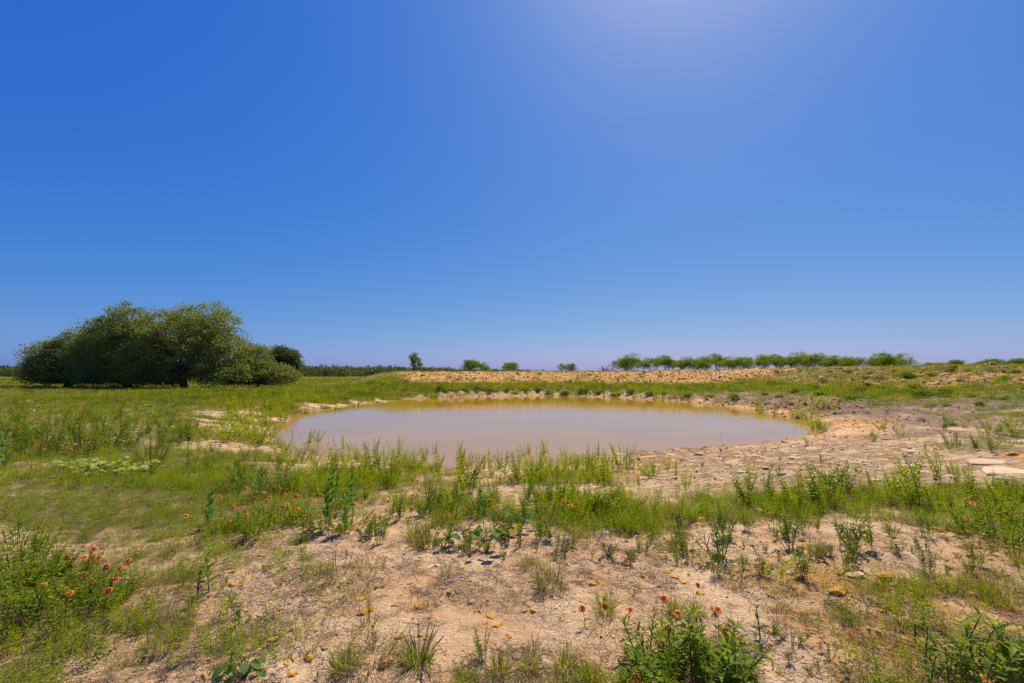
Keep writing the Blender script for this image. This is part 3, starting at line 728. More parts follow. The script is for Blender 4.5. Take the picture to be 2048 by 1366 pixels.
belt([(1260, 905), (1500, 895), (1640, 885), (1800, 920), (1780, 950), (1300, 945)], 16, 17, (.12, .3), SHORE[:3] + LEAFY, 'small weed on the pale rock shelf', 'small weeds on the pale rock shelf', mind=22)
# larger bushy weeds placed one by one
for i, (px, py, h, k, lab) in enumerate([
    (940, 985, 75, SHORED[0], 'tall dark green weed clump rising above the near shore belt'),
    (1305, 958, 42, SHORE[5], 'rounded bright green bushy weed alone on the pale rock shelf'),
    (1648, 980, 42, SHORE[1], 'bushy yellow-green weed on a bare stalk before the rocks'),
    (1765, 862, 26, SHORE[5], 'round yellow-green bush on the dark earth slope'),
    (1985, 868, 52, SHORE[5], 'wide bright green weed bush on the right slope'), (2028, 872, 56, SHORE[3], 'bright green weed bush at the right end of the slope'),
    (1925, 855, 22, SHORE[3], 'small round green weed beside the wide bush on the right slope'),
    (1985, 905, 40, SHORED[1], 'grey-green weed above the large flat rock'),
    (1905, 945, 30, SHORED[1], 'green weed beside the large flat rock on dark earth')]):
    xy = at([(px, py)])[0]
    plant(k, xy, lab, 'single weeds round the pond', hpx(h, xy) / .44)
xy = at([(300, 930)])[0]; plant(FINE[0], xy, 'round feathery dark green bush behind the pale vine patch', None, hpx(66, xy) / .55, tilt=False)
xy = at([(48, 812)])[0]; plant(MOUND[2], xy, 'small dark grey-green bush alone in the far left meadow', None, hpx(24, xy) / .34, name='dark_bush', cat='bush')
xy = at([(570, 778)])[0]; plant(MOUND[0], xy, 'bright green bush in the grass at the right foot of the oak grove', None, hpx(22, xy) / .42, name='green_bush', cat='bush')
# weeds of the bare foreground, one by one
for (px, py, h, k, lab) in [
    (475, 1245, 62, LEAFY[2], 'slender narrow-leaved weed on bare sand in front of the young milkweed'),
    (1365, 1105, 62, LEAFY[0], 'dark leafy weed left of the stony ochre bank'), (1358, 1060, 60, LEAFY[2], 'upright dark weed behind the leafy weed on the ochre bank'),
    (1440, 1115, 78, LEAFY[1], 'wide dark leafy weed in the middle of the ochre bank'), (1448, 1075, 70, LEAFY[0], 'tall leafy weed at the top of the ochre bank'),
    (1580, 1098, 78, LEAFY[0], 'bushy dark weed with a tall leading stem on the ochre bank'), (1572, 1070, 60, SHORED[0], 'narrow green weed just behind the bushy dark weed'),
    (1705, 1105, 72, LEAFY[1], 'spreading green weed on the right of the ochre bank'), (1740, 1100, 90, SHORE[0], 'pale green upright weed with toothed spires on the ochre bank'),
    (1782, 1098, 80, SHORE[2], 'single pale upright weed spire on the ochre bank'), (1800, 1108, 26, LEAFY[1], 'low creeping leafy weed on the right edge of the ochre bank'),
    (1690, 1140, 44, LEAFY[2], 'thin reddish weed on sand below the spreading weed'), (1625, 1120, 48, SHORED[1], 'thin dry-leaved upright weed on bare sand'),
    (1150, 1040, 66, SHORE[1], 'bright green bushy weed beside the white cracked slab'), (1185, 1030, 58, LEAFY[0], 'dark weed growing behind the white cracked slab'),
    (1040, 1095, 60, LEAFY[2], 'leafy weed right of the broad-leaved plant'), (1085, 1085, 66, SHORED[1], 'grey-green weed behind the large grey grass tuft'),
    (1005, 1075, 64, LEAFY[1], 'weed with round leaves just behind the broad-leaved plant'), (935, 1085, 52, LEAFY[0], 'leafy weed left of the broad-leaved plant'),
    (1240, 1045, 40, LEAFY[2], 'small upright weed right of the white cracked slab'), (1290, 1050, 46, SHORED[0], 'dark narrow weed in thin grass right of the slab'),
    (1660, 1320, 22, LEAFY[1], 'flat grey-green rosette weed on cracked soil'), (1625, 1345, 24, LEAFY[1], 'flat spreading weed at the near edge of the cracked soil'), (1600, 1290, 22, LEAFY[0], 'low creeping weed behind the flat rosette weed'),
    (380, 1215, 36, LEAFY[0], 'brown-green low weed at the foot of the young milkweed'), (965, 1320, 62, SHORED[1], 'narrow spiky weed at the near edge of the bare sand'),
    (860, 1080, 46, LEAFY[1], 'low leafy weed beside the tall grass clump'), (740, 1075, 40, LEAFY[0], 'low leafy weed at the front of the middle flowers')]:
    xy = at([(px, py)])[0]
    plant(k, xy, lab, 'weeds on the bare foreground soil', hpx(h, xy) / k_h if (k_h := {0: .26, 1: .24, 2: .30}.get(LEAFY.index(k) if k in LEAFY else -1, .46)) else 1)

# ------------------------------------------------------------------ firewheel flowers: stem, flower head (petals, disc)
def flower_meshes():
    out = []
    for sd in (1, 2, 3):
        rr = random.Random(sd); mb = MB(); n = 12
        for i in range(n):
            a = 2 * math.pi * i / n + rr.uniform(-.08, .08); up = rr.uniform(-.15, .25)
            d = Vector((math.cos(a), math.sin(a), 0)); s = Vector((-d.y, d.x, 0)); L = .026 * rr.uniform(.88, 1.1); w = .0135
            P_ = lambda r_, k, z: d * r_ + s * k * w + Vector((0, 0, z))
            pts = [P_(.005, -.2, .001), P_(.005, .2, .001), P_(L * .62, -.42, .004 + up * .012), P_(L * .62, .42, .004 + up * .012),
                   P_(L * .95, -.46, up * .022), P_(L, 0, up * .022 + .001), P_(L * .95, .46, up * .022)]
            mb.add(pts, f4=[(0, 1, 3, 2)], f3=[(2, 5, 4), (2, 3, 5), (3, 6, 5)], sh=rr.random(), tips=[0, 0, .62, .62, 1, 1, 1])
        pe = mb.mesh('petals', M['petal'])
        dm = MB(); ring = []
        pts = [Vector((0, 0, .011))]
        for r_, z in ((.0045, .009), (.0075, .003)):
            pts += [Vector((math.cos(k * .785) * r_, math.sin(k * .785) * r_, z)) for k in range(8)]
        dm.add(pts, f3=[(0, 1 + k, 1 + (k + 1) % 8) for k in range(8)], f4=[(1 + k, 9 + k, 9 + (k + 1) % 8, 1 + (k + 1) % 8) for k in range(8)])
        out.append((pe, dm.mesh('disc', M['disc'], True)))
    return out
FLOW = flower_meshes()
def stem_mesh(L, bend, seed):
    rr = random.Random(seed); mb = MB()
    mb.tube([(0, 0, -.03), (bend * .15, 0, L * .4), (bend * .5, 0, L * .75), (bend, 0, L)], [.0022, .0019, .0016, .0014], 4)
    for i in range(4):
        f = rr.uniform(.05, .5); a = rr.uniform(0, 6.28)
        mb.leaf((bend * f * f, 0, L * f), (math.cos(a), math.sin(a), .7), (0, 0, 1), .05, .011, .2, rr.random(), .3)
    return mb.mesh('stem', M['fern'])
STEMS = {h: [stem_mesh(h, .05 * h / .3, int(h * 100) + j) for j in range(3)] for h in (.10, .16, .22, .30)}
def firewheel(px, py, stem, label, group, i, size=1.0, face=None):
    hgt = min(STEMS, key=lambda h: abs(h - stem)); D = at([(px, py + 40)])[0][1]
    for _ in range(5): D = .5 * D + .5 * at([(px, min(1500, py + hgt * F / max(D, 1.9)))])[0][1]
    xy = at([(px, py + hgt * F / D)])[0]
    x, y = float(xy[0]), float(xy[1]); z = ground(x, y); rr = random.Random(i * 17 + int(px))
    rz = rr.uniform(0, 6.28)
    t = thing('firewheel_flower', label, 'flower', (x, y, z), group, rz=rz)
    link('stem', STEMS[hgt][i % 3], t)
    h = bpy.data.objects.new('flower_head', FLOW[i % 3][1]); COL.objects.link(h); h.parent = t
    h.location = (.05 * hgt / .3, 0, hgt)
    tl = Euler((rr.uniform(.3, 1.0), rr.uniform(-.3, .3), rr.uniform(-.9, .9)))           # faces lean toward the open soil and the camera
    h.rotation_euler = (Matrix.Rotation(-rz, 3, 'Z') @ tl.to_matrix()).to_euler(); h.scale = (size * rr.uniform(.82, 1.1),) * 3
    link('petals', FLOW[i % 3][0], h)
    return t
fl_left = [(177, 1097), (178, 1115), (200, 1124), (265, 1126), (222, 1136), (243, 1137), (237, 1160), (177, 1129), (176, 1151), (181, 1163), (128, 1185), (203, 1194), (136, 1117), (95, 1166), (104, 1192)]
for i, (px, py) in enumerate(sorted(fl_left, key=lambda p: p[1])):
    firewheel(px, py, .22 if i < 8 else .16, f'red and yellow firewheel in the near left cluster, {ordw(i + 1)} from its top', 'firewheels in the foreground clump', i, 1.0)
fl_bot = [(1170, 1228, .10), (1207, 1220, .10), (1256, 1227, .10), (1325, 1204, .16), (1370, 1237, .22), (1340, 1268, .16), (1437, 1217, .16), (1461, 1264, .22), (1265, 1356, .10)]
for i, (px, py, s) in enumerate(sorted(fl_bot)):
    firewheel(px, py, s, f'dark red firewheel by the near green shoots, {ordw(i + 1)} counted from the left', 'firewheels by the near green clump', i + 20, 1.0)
fl_mid = [(462, 1016), (480, 1016), (492, 1015), (517, 1010), (543, 994), (530, 984), (563, 980), (570, 979), (579, 1009), (597, 992), (594, 1020), (503, 998), (484, 990), (496, 979), (705, 1006), (727, 1005),
          (818, 992), (832, 1015), (365, 1035), (745, 1026), (584, 990), (556, 974), (525, 1000), (1120, 1012), (1132, 1022), (1144, 1005), (988, 1002), (950, 948), (610, 970), (650, 962), (540, 962), (575, 990), (498, 1030), (536, 1026), (560, 1014), (620, 1004), (640, 990), (520, 950), (470, 972), (440, 1000), (660, 1016), (612, 1030), (455, 1036), (770, 1000), (860, 985)]
for i, (px, py) in enumerate(sorted(fl_mid)):
    firewheel(px, py, .22 if px < 760 else .3, f'red firewheel beyond the bare sand, {ordw(i + 1)} from the left', 'firewheels beyond the bare sand', i + 40, .95)
fl_right = [(1945, 1011), (1953, 1014), (1947, 1041), (2010, 1028), (2022, 1030), (1930, 1000), (1868, 960), (1900, 955), (1686, 982), (1808, 978), (1690, 990), (2022, 966), (1960, 1356), (2047, 1300)]
for i, (px, py) in enumerate(sorted(fl_right)):
    firewheel(px, py, .22 if py < 1200 else .16, f'red firewheel in the right growth, {ordw(i + 1)} counted from the left', 'firewheels at the right', i + 80, 1.0)
r = random.Random(9)
fl_mead = [(72, 820), (16, 855), (70, 857), (3, 896), (6, 906), (66, 895), (80, 897), (115, 892), (200, 878), (186, 881), (112, 870), (93, 885), (55, 935), (88, 992), (217, 970), (291, 916), (298, 919), (14, 885), (72, 936), (172, 888), (10, 820), (58, 868), (60, 880), (145, 900)]
fl_mead += [(r.uniform(0, 330) * r.random() ** .4, r.uniform(808, 900)) for _ in range(46)]
for i, (px, py) in enumerate(sorted(fl_mead)):
    firewheel(px, py, .30, f'orange-red firewheel in the left meadow, {ordw(i + 1)} from the left', 'firewheels in the left meadow', i + 100, 1.25)
# leafy bases of the firewheels
for i, (px, py, s) in enumerate(sorted([(30, 1140, 1.25), (95, 1150, 1.1), (20, 1200, 1.3), (100, 1215, 1.25), (165, 1200, 1.0), (25, 1265, 1.1), (205, 1222, .8), (120, 1260, .8), (75, 1105, 1.0), (235, 1200, .6), (15, 1090, 1.2), (60, 1180, 1.25), (150, 1160, .9)])):
    plant(FERN[i % 3], at([(px, py)])[0], f'feathery green foliage mound at the near left, {ordw(i + 1)} from the left', 'feathery foliage thicket', s)
for i, (px, py, s) in enumerate(sorted([(470, 1052, 1.0), (520, 1058, 1.1), (560, 1045, 1.0), (600, 1050, 1.0), (500, 1075, .9), (640, 1065, 1.0), (700, 1060, 1.0), (430, 1065, .7), (760, 1060, .9)])):
    plant(FERN[i % 3], at([(px, py)])[0], f'leafy firewheel foliage mound beyond the bare sand, {ordw(i + 1)} from the left', 'firewheel foliage beyond the sand', s)
for i, (px, py, s) in enumerate(sorted([(1960, 1075, 1.0), (2010, 1080, 1.1), (2045, 1110, 1.0), (1990, 1050, 1.1), (2040, 1050, 1.2), (1940, 1060, .8), (2065, 1080, 1.2)])):
    plant(FERN[i % 3], at([(px, py)])[0], f'green foliage mound with firewheels at the right edge of the soil, {ordw(i + 1)} from the left', 'firewheel foliage at the right', s)

for i, (px, py, s) in enumerate(sorted([(1300, 1350, .85), (1360, 1345, 1.0), (1420, 1350, .95), (1390, 1310, .8), (1460, 1370, .9), (1330, 1385, 1.0), (1260, 1370, .6)])):
    plant(FERN[i % 3], at([(px, py)])[0], f'leafy green base among the lance-leaved shoots near the camera, {ordw(i + 1)} from the left', 'leafy bases of the near shoots', s * .8)
for i, (px, py, s) in enumerate(sorted([(1900, 1340, .7), (1960, 1330, .85), (2010, 1350, 1.0), (2045, 1340, 1.0), (1930, 1375, .9), (1990, 1385, 1.0), (1860, 1320, .5)])):
    plant(LEAFY[i % 3], at([(px, py)])[0], f'leafy base of the plants in the near right corner, {ordw(i + 1)} from the left', 'leafy bases in the near right corner', s)
# ------------------------------------------------------------------ plants with leaves large enough to be parts
def leaf_data(name, m, L, w, **kw):
    mb = MB(); mb.bigleaf((0, 0, 0), (1, 0, 0), (0, 0, 1), L, w, **kw); return mb.mesh(name, m, True)
LEAF = dict(milk=[leaf_data('leaf', M['milk'], 1, .48, fold=.22, droop=.15), leaf_data('leaf', M['milk'], 1, .42, fold=.3, droop=.3)],
            lance=[leaf_data('leaf', M['fern'], 1, .26, fold=.2, droop=.25), leaf_data('leaf', M['weedd'], 1, .28, fold=.25, droop=.4), leaf_data('leaf', M['fern'], 1, .22, fold=.3, droop=.1)],
            broad=[leaf_data('leaf', M['milk'], 1, .85, fold=.12, droop=.35, wave=.08), leaf_data('leaf', M['weedd'], 1, .75, fold=.15, droop=.5, wave=.08)],
            pale=[leaf_data('leaf', M['pale'], 1, .95, fold=.1, droop=.2, wave=.12), leaf_data('leaf', M['pale'], 1, .8, fold=.15, droop=.1, wave=.1)])
def put_leaf(root, kind, p, az, el, L, j, roll=0):
    o = link('leaf', random.choice(LEAF[kind]), root)
    o.location = p; o.rotation_euler = (Euler((0, 0, az)).to_matrix() @ Euler((0, -el, 0)).to_matrix() @ Euler((roll, 0, 0)).to_matrix()).to_euler(); o.scale = (L, L, L)
def milkweed(px, py, h, label, n=6, lean=None, L=.075, kind='milk', name='milkweed', cat='plant', group='broad-leaved milkweeds'):
    xy = at([(px, py)])[0]; H = hpx(h, xy); x, y = float(xy[0]), float(xy[1])
    t = thing(name, label, cat, (x, y, ground(x, y)), group, rz=random.uniform(0, 6.28))
    lx, ly = (random.uniform(-.1, .1), random.uniform(-.1, .1)) if lean is None else lean
    mb = MB(); top = Vector((lx * H, ly * H, H * .9)); mb.tube([(0, 0, -.03), top * .5 + Vector((0, 0, .01)), top], [.0045, .004, .0025], 5)
    link('stem', mb.mesh('stem', M['stemg'], True), t)
    for i in range(n):
        f = .22 + .78 * i / max(1, n - 1); p = top * f
        for s in (0, 1):
            az = i * 1.57 + s * math.pi + random.uniform(-.3, .3)
            put_leaf(t, kind, p, az, (random.uniform(.6, 1.05) if kind == 'milk' else random.uniform(.05, .75)) + .35 * f, L * H / .24 * random.uniform(.8, 1.15) * (1.05 - .35 * f), i, random.uniform(-.3, .3))
    return t
for a in [(417, 1058, 72, 'tall milkweed standing at the left edge of the sand', 7), (650, 1062, 108, 'tallest milkweed rising out of the middle weeds', 8), (690, 1066, 74, 'bushy milkweed right of the tallest milkweed', 7),
          (706, 1030, 74, 'slim milkweed behind the bushy milkweed', 7), (968, 1052, 64, 'milkweed standing behind the broad-leaved plant', 7), (912, 1042, 40, 'short milkweed left of the broad-leaved plant', 5),
          (395, 1185, 42, 'young milkweed leaning left on bare sand', 4), (418, 1178, 72, 'young milkweed with an upright shoot on bare sand', 5), (1521, 1275, 56, 'small lone milkweed with cupped leaves on bare soil', 3),
          (692, 1112, 18, 'tiny milkweed shoot in the flat grey grass mat', 3), (515, 1005, 60, 'milkweed among the red flowers', 7), (470, 1000, 56, 'slim milkweed at the left of the red flowers', 6),
          (372, 945, 36, 'dark milkweed right of the pale vine patch', 5), (10, 945, 70, 'large grey-green milkweed at the edge of the left meadow', 6), (670, 1000, 50, 'slender milkweed in back of the tallest milkweed', 6), (1118, 1004, 40, 'milkweed in the middle grass near the red flowers', 5)]:
    milkweed(*a)
def broad(px, py, L, n, label, kind='broad', H=.16, spread=.10, name='broad_leaved_plant', group=None):
    xy = at([(px, py)])[0]; x, y = float(xy[0]), float(xy[1])
    t = thing(name, label, 'plant', (x, y, ground(x, y)), group)
    mb = MB()
    for i in range(n):
        a = i * 2.4 + random.uniform(-.4, .4); q = spread * random.uniform(.4, 1.1); h = H * random.uniform(.45, 1.0)
        e = Vector((math.cos(a) * q, math.sin(a) * q, h))
        mb.tube([(0, 0, -.02), e * .5 + Vector((0, 0, h * .15)), e], [.004, .003, .002], 4)
        put_leaf(t, kind, e, a + random.uniform(-.5, .5), random.uniform(-.7, .3), L * random.uniform(.7, 1.15), i, random.uniform(-.5, .5))
    link('stem', mb.mesh('stem', M['stemg']), t); return t
broad(972, 1108, .105, 15, 'big broad-leaved plant with hanging grey-green leaves in the middle of the sand edge', H=.22, spread=.13)
broad(885, 1090, .085, 7, 'small broad-leaved seedling left of the big broad-leaved plant', H=.11, spread=.11)
broad(1040, 1055, .09, 12, 'round-leaved vine plant behind the big broad-leaved plant', H=.2, spread=.2)
broad(488, 1350, .06, 18, 'round-leaved dark seedling at the near edge of the sand', H=.10, spread=.11)
broad(1000, 1075, .09, 9, 'leafy plant touching the right side of the big broad-leaved plant', H=.16, spread=.14)
def vine_patch():
    xy = at([(222, 946)])[0]; x, y = float(xy[0]), float(xy[1])
    t = thing('gourd_vine', 'flat patch of pale yellow-green vine leaves lying on the left meadow', 'vine', (x, y, ground(x, y)))
    mb = MB(); r = random.Random(77)
    for i in range(120):
        px_, py_ = r.uniform(-.78, .72), r.uniform(-.55, .50)
        if (px_ / .8) ** 2 + (py_ / .58) ** 2 > 1: continue
        h = r.uniform(.10, .20); gz_ = ground(x + px_, y + py_) - ground(x, y)
        mb.tube([(px_ * .8, py_ * .8, gz_ - .02), (px_, py_, gz_ + h)], [.004, .003], 4)
        put_leaf(t, 'pale', (px_, py_, gz_ + h), r.uniform(0, 6.28), r.uniform(-.5, .6), r.uniform(.07, .15), i, r.uniform(-.8, .8))
    link('stem', mb.mesh('stem', M['stemg']), t)
vine_patch()
def shoot_patch(pts, kind, Hr, L, label, group, name):
    for i, (px, py, h) in enumerate(sorted(pts)):
        milkweed(px, py, h, f'{label}, {ordw(i + 1)} from the left', random.choice((7, 8, 9)), (random.uniform(-.6, .6), random.uniform(-.5, .5)), L, kind, name, 'plant', group)
shoot_patch([(1250, 1345, 60), (1275, 1320, 66), (1300, 1350, 70), (1300, 1300, 50), (1325, 1340, 90), (1335, 1290, 46), (1350, 1365, 90), (1360, 1320, 74), (1385, 1365, 110), (1390, 1320, 70), (1402, 1290, 50), (1415, 1380, 110),
             (1425, 1335, 86), (1440, 1300, 60), (1455, 1375, 90), (1462, 1330, 66), (1480, 1365, 80), (1495, 1340, 50), (1340, 1390, 90), (1240, 1380, 60), (1290, 1390, 70), (1470, 1400, 100)],
            'lance', .1, .105, 'lance-leaved green firewheel shoot near the camera', 'lance-leaved shoots near the camera', 'firewheel_shoot')
shoot_patch([(1850, 1330, 60), (1880, 1300, 50), (1905, 1350, 80), (1925, 1310, 80), (1950, 1345, 100), (1965, 1300, 60), (1985, 1370, 110), (2005, 1325, 90), (2030, 1360, 110), (2045, 1320, 80), (1830, 1285, 34), (1900, 1385, 80), (1960, 1395, 90), (2060, 1380, 110), (1860, 1375, 60)],
            'lance', .1, .10, 'dark leafy plant in the near right corner', 'leafy plants in the near right corner', 'ragged_weed')
def verbena():
    xy = at([(1218, 1118)])[0]; x, y = float(xy[0]), float(xy[1])
    t = thing('verbena', 'small green verbena with purple flower heads below the white slab', 'flower', (x, y, ground(x, y)))
    link('foliage', LEAFY[1][3], t).scale = (.62,) * 3; link('stem', LEAFY[1][2], t).scale = (.62,) * 3
    k = y / F; r = random.Random(3)
    for (px, py) in [(1213, 1069), (1242, 1070), (1206, 1079), (1220, 1103), (1200, 1084), (1195, 1090), (1131, 1089), (1143, 1091)]:
        mb = MB(); cx, cz = (px - 1218) * k, max(.03, (1118 - py) * k); cy = r.uniform(-.03, .03)
        for _ in range(26):
            d = Vector((r.gauss(0, 1), r.gauss(0, 1), abs(r.gauss(0, 1)) + .1)).normalized()
            mb.leaf(Vector((cx, cy, cz)) + d * .008, d + Vector((r.uniform(-.5, .5),) * 3), Vector((r.uniform(-1, 1), r.uniform(-1, 1), 1)), .013, .010, .1, r.random(), .2)
        h = link('flower_head', mb.mesh('flower_head', M['purple']), t)
        sm = MB(); b = (0, 0, 0) if px > 1180 else (cx + .03, cy, 0); sm.tube([b, (cx * .8 + b[0] * .2, cy, cz * .6), (cx, cy, cz)], [.002, .0018, .0014], 4)
        link('flower_stalk', sm.mesh('flower_stalk', M['stemg']), h)
verbena()

# ------------------------------------------------------------------ grass tufts one could count
def tuft_mesh(seed, n, H, spread, w, m, droop=.5, lean=.9, base=.04, seeds=0):
    rr = random.Random(seed); mb = MB()
    for i in range(n):
        a = rr.uniform(0, 6.28); q = base * math.sqrt(rr.random()); ln = spread * (.15 + 1.25 * rr.random() ** 1.3)
        b = a + rr.uniform(-1.2, 1.2); p = (math.cos(b) * q, math.sin(b) * q, -.01)
        d = Vector((math.cos(a) * ln, math.sin(a) * ln, 1)); L = H * (.35 + .75 * rr.random() ** 1.6) * (1.15 if rr.random() < .1 else 1)
        tw = a + rr.uniform(-.8, .8)
        mb.blade(p, d, (-math.sin(tw), math.cos(tw), 0), L, w * rr.uniform(.6, 1.2), droop * rr.uniform(.2, 1.6) * min(1.2, ln), rr.random())
    return mb.mesh('blades', m)
TUFT = dict(
    grey=[tuft_mesh(61 + i, 210, .27, 1.0, .003, M['grey'], .6, base=.08) for i in range(2)],
    green=[tuft_mesh(71 + i, 150, .24, 1.0, .0042, M['grass'], .6, base=.06) for i in range(3)],
    flat=[tuft_mesh(81 + i, 120, .17, 2.2, .004, M['grey'], .25, base=.12) for i in range(2)],
    dry=[tuft_mesh(91 + i, 90, .20, 1.5, .003, M['dry'], .4, base=.10) for i in range(2)],
    small=[tuft_mesh(96 + i, 70, .15, 1.3, .0032, M['grey'], .5, base=.03) for i in range(2)])
tf = [('grey', 1100, 1175, .30, 'large grey-green grass tuft in the middle of the sand'), ('grey', 1060, 1140, .2, 'grey grass tuft touching the back of the large tuft'), ('green', 1210, 1225, .20, 'green tuft with dead straw skirt near the red flowers'),
      ('dry', 1215, 1265, .2, 'dead straw skirt in front of the green tuft'), ('green', 1390, 1232, .18, 'dense green tuft behind the lance-leaved shoots'), ('green', 1350, 1225, .16, 'green tuft left of the dense green tuft'),
      ('flat', 680, 1150, .22, 'flat grey-green grass mat on the sand'), ('flat', 735, 1140, .2, 'wide flat grass mat right of the tiny shoot'), ('flat', 640, 1165, .16, 'sparse flat grass at the left of the grey mat'), ('flat', 720, 1195, .14, 'sprawling grass in front of the grey mat'),
      ('small', 860, 1215, .15, 'small grey tuft between two bare patches'), ('small', 893, 1152, .13, 'small spiky tuft above the bare sand patch'), ('small', 565, 1135, .10, 'tiny tuft beside the hoof hole'), ('small', 535, 1130, .1, 'thin flat tuft left of the tiny tuft'),
      ('green', 360, 1270, .16, 'low green tuft in front of the feathery thicket'), ('small', 300, 1290, .13, 'thin tuft left of the low green tuft'), ('green', 690, 1330, .2, 'wide green tuft at the near edge'), ('flat', 740, 1320, .2, 'flat green grass beside the plantain'),
      ('green', 830, 1330, .22, 'thick tuft under the plantain spikes'), ('small', 735, 1255, .2, 'stiff grey tuft on the sand left of the plantain'), ('small', 1065, 1285, .13, 'small green tuft alone between the plantain and the shoots'),
      ('dry', 960, 1200, .16, 'flattened dead grass patch in the sand'), ('dry', 1035, 1200, .13, 'dead grass beside the large grey tuft'), ('small', 1475, 1180, .13, 'low grey tuft on stony soil'), ('dry', 1440, 1165, .1, 'dry brown tuft on stony soil'),
      ('small', 1790, 1215, .15, 'small stiff tuft on the ochre stones'), ('green', 1980, 1185, .17, 'bright tuft at the right of the ochre soil'), ('green', 2005, 1210, .18, 'bright tuft in front of the other bright tuft'), ('small', 1995, 1145, .12, 'yellowish tuft behind the bright tufts'),
      ('grey', 850, 1090, .32, 'tall grass clump left of the broad-leaved seedling'), ('green', 830, 1075, .3, 'green grass clump behind the tall clump'), ('grey', 600, 1085, .2, 'dry-tipped tuft in front of the middle flowers'), ('flat', 445, 1090, .15, 'grey tuft at the sand edge below the milkweed'),
      ('dry', 1700, 1020, .28, 'pale dead grass clump at the grass edge'), ('dry', 1820, 1045, .28, 'dead brown grass clump beside the bright weeds'), ('dry', 1750, 1030, .28, 'wide dead grass clump among green grass'),
      ('green', 2045, 1130, .2, 'bright tuft at the right end of the soil bank'), ('grey', 1640, 1110, .14, 'thin grey tuft on sand'), ('dry', 800, 1085, .18, 'flattened brown tuft under the middle weeds'), ('dry', 360, 1215, .15, 'dead tuft by the young milkweed'),
      ('small', 700, 1055, .2, 'small grass tuft among the milkweeds'), ('green', 1000, 1350, .16, 'low grass at the near edge left of the shoots'), ('green', 1060, 1345, .16, 'low grass at the near edge below the small tuft'), ('green', 1130, 1340, .18, 'low grass at the near edge touching the shoots'), ('green', 1180, 1365, .18, 'nearest grass left of the shoots'), ('green', 930, 1365, .16, 'nearest grass right of the plantain')]
for i, (k, px, py, H, lab) in enumerate(tf):
    xy = at([(px, py)])[0]; x, y = float(xy[0]), float(xy[1])
    ref = dict(grey=.26, green=.24, flat=.17, dry=.20, small=.14)[k]
    o = link('grass_tuft', TUFT[k][i % len(TUFT[k])]); o.location = (x, y, ground(x, y)); o.rotation_euler = (0, 0, random.uniform(0, 6.28)); o.scale = (H / ref,) * 3
    tag(o, lab, 'grass tuft', 'grass tufts on the bare soil')
def plantain():
    xy = at([(838, 1335)])[0]; x, y = float(xy[0]), float(xy[1])
    t = thing('plantain', 'plantain with upright brown-green seed spikes near the camera', 'plant', (x, y, ground(x, y)))
    link('blades', tuft_mesh(121, 70, .13, 1.6, .007, M['fern'], .5, base=.06), t)
    r = random.Random(5); mb = MB()
    for i in range(14):
        a = r.uniform(0, 6.28); q = r.uniform(.03, .15); h = r.uniform(.13, .21)
        e = Vector((math.cos(a) * q, math.sin(a) * q * .6, h)); m_ = MB()
        m_.tube([Vector((e.x * .3, e.y * .3, 0)), e * .55, e * .8, e], [.0014, .0016, .0026, .0012], 5)
        link('seed_spike', m_.mesh('seed_spike', M['stemr'] if i % 2 else M['stemg'], True), t)
plantain()
for i, (px, py, dx, L, lab) in enumerate([(75, 1062, .10, .26, 'tall pale straw blade leaning right over the left grass'), (55, 1045, .12, .2, 'thin dark dead blade beside the tall straw blade'), (215, 985, .12, .26, 'broad pale straw blade in front of the vine patch'), (145, 1010, .1, .22, 'faint straw blade between the two pale blades')]):
    xy = at([(px, py)])[0]; x, y = float(xy[0]), float(xy[1]); mb = MB()
    mb.blade((0, 0, -.01), (dx * 4, .1, 1), (1, .2, -.3), L * 1.25, .011, .2, .9)
    o = link('straw_blade', mb.mesh('straw_blade', M['dry'])); o.location = (x, y, ground(x, y)); tag(o, lab, 'dry blade', 'dead straw blades')

# ------------------------------------------------------------------ bushes on the banks of the dam
def bush_mesh(seed, m, n=70, nl=22, size=.07):
    r = np.random.default_rng(seed); d = r.normal(size=(n, 3)); d[:, 2] = np.abs(d[:, 2]); d /= np.linalg.norm(d, axis=1)[:, None]
    c = d * r.uniform(.35, 1.0, (n, 1)) * np.array([.5, .5, .55])
    V, Q, sh = leaf_cloud(c, r.uniform(.10, .2, n), nl, size, seed); return np_mesh('foliage', V, [Q], [m], dict(shade=sh))
BUSH = [bush_mesh(131, M['bushg']), bush_mesh(132, M['bushg']), bush_mesh(133, M['weed']), bush_mesh(134, M['bushd'], 50, 14, .06)]
def bushes(pts, what, group, name='bank_bush', seed=0):
    rr = random.Random(seed)
    P = at([(a, b) for a, b, *_ in pts])
    for i, (q, xy) in enumerate(zip(pts, P)):
        w = hpx(q[2], xy) * (1.25 if seed in (1, 4) else 1.1); k = q[3] if len(q) > 3 else rr.choice((0, 1, 1, 2, 3))
        x, y = float(xy[0]), float(xy[1])
        o = link('dry_bush' if k == 3 else name, BUSH[k]); o.location = (x, y, ground(x, y) - .02); o.rotation_euler = (0, 0, rr.uniform(0, 6.28)); o.scale = (w, w, w * rr.uniform(.6, .95))
        hue = ('dark green', 'mid green', 'yellow-green', 'dry grey')[k]
        tag(o, f'{hue} bush {what}, {ordw(i + 1)} from the left', 'bush', group)
rr = random.Random(66)
bushes(sorted([(958, 780, 20, 1), (980, 783, 18, 0), (1012, 784, 16, 0), (1030, 787, 14, 2), (1050, 782, 16, 1), (905, 783, 22, 1), (880, 780, 18, 0), (930, 782, 16, 0), (1075, 783, 18, 1), (1100, 786, 20, 0), (1130, 788, 18, 1), (1165, 785, 22, 0), (1195, 787, 16, 1), (1230, 790, 18, 2), (1262, 786, 18, 0), (1300, 788, 20, 1), (1330, 790, 18, 1), (1375, 793, 20, 0), (1420, 794, 18, 2), (1470, 797, 20, 0)]),
       'on the grass at the dam foot', 'bushes at the foot of the dam', seed=1)
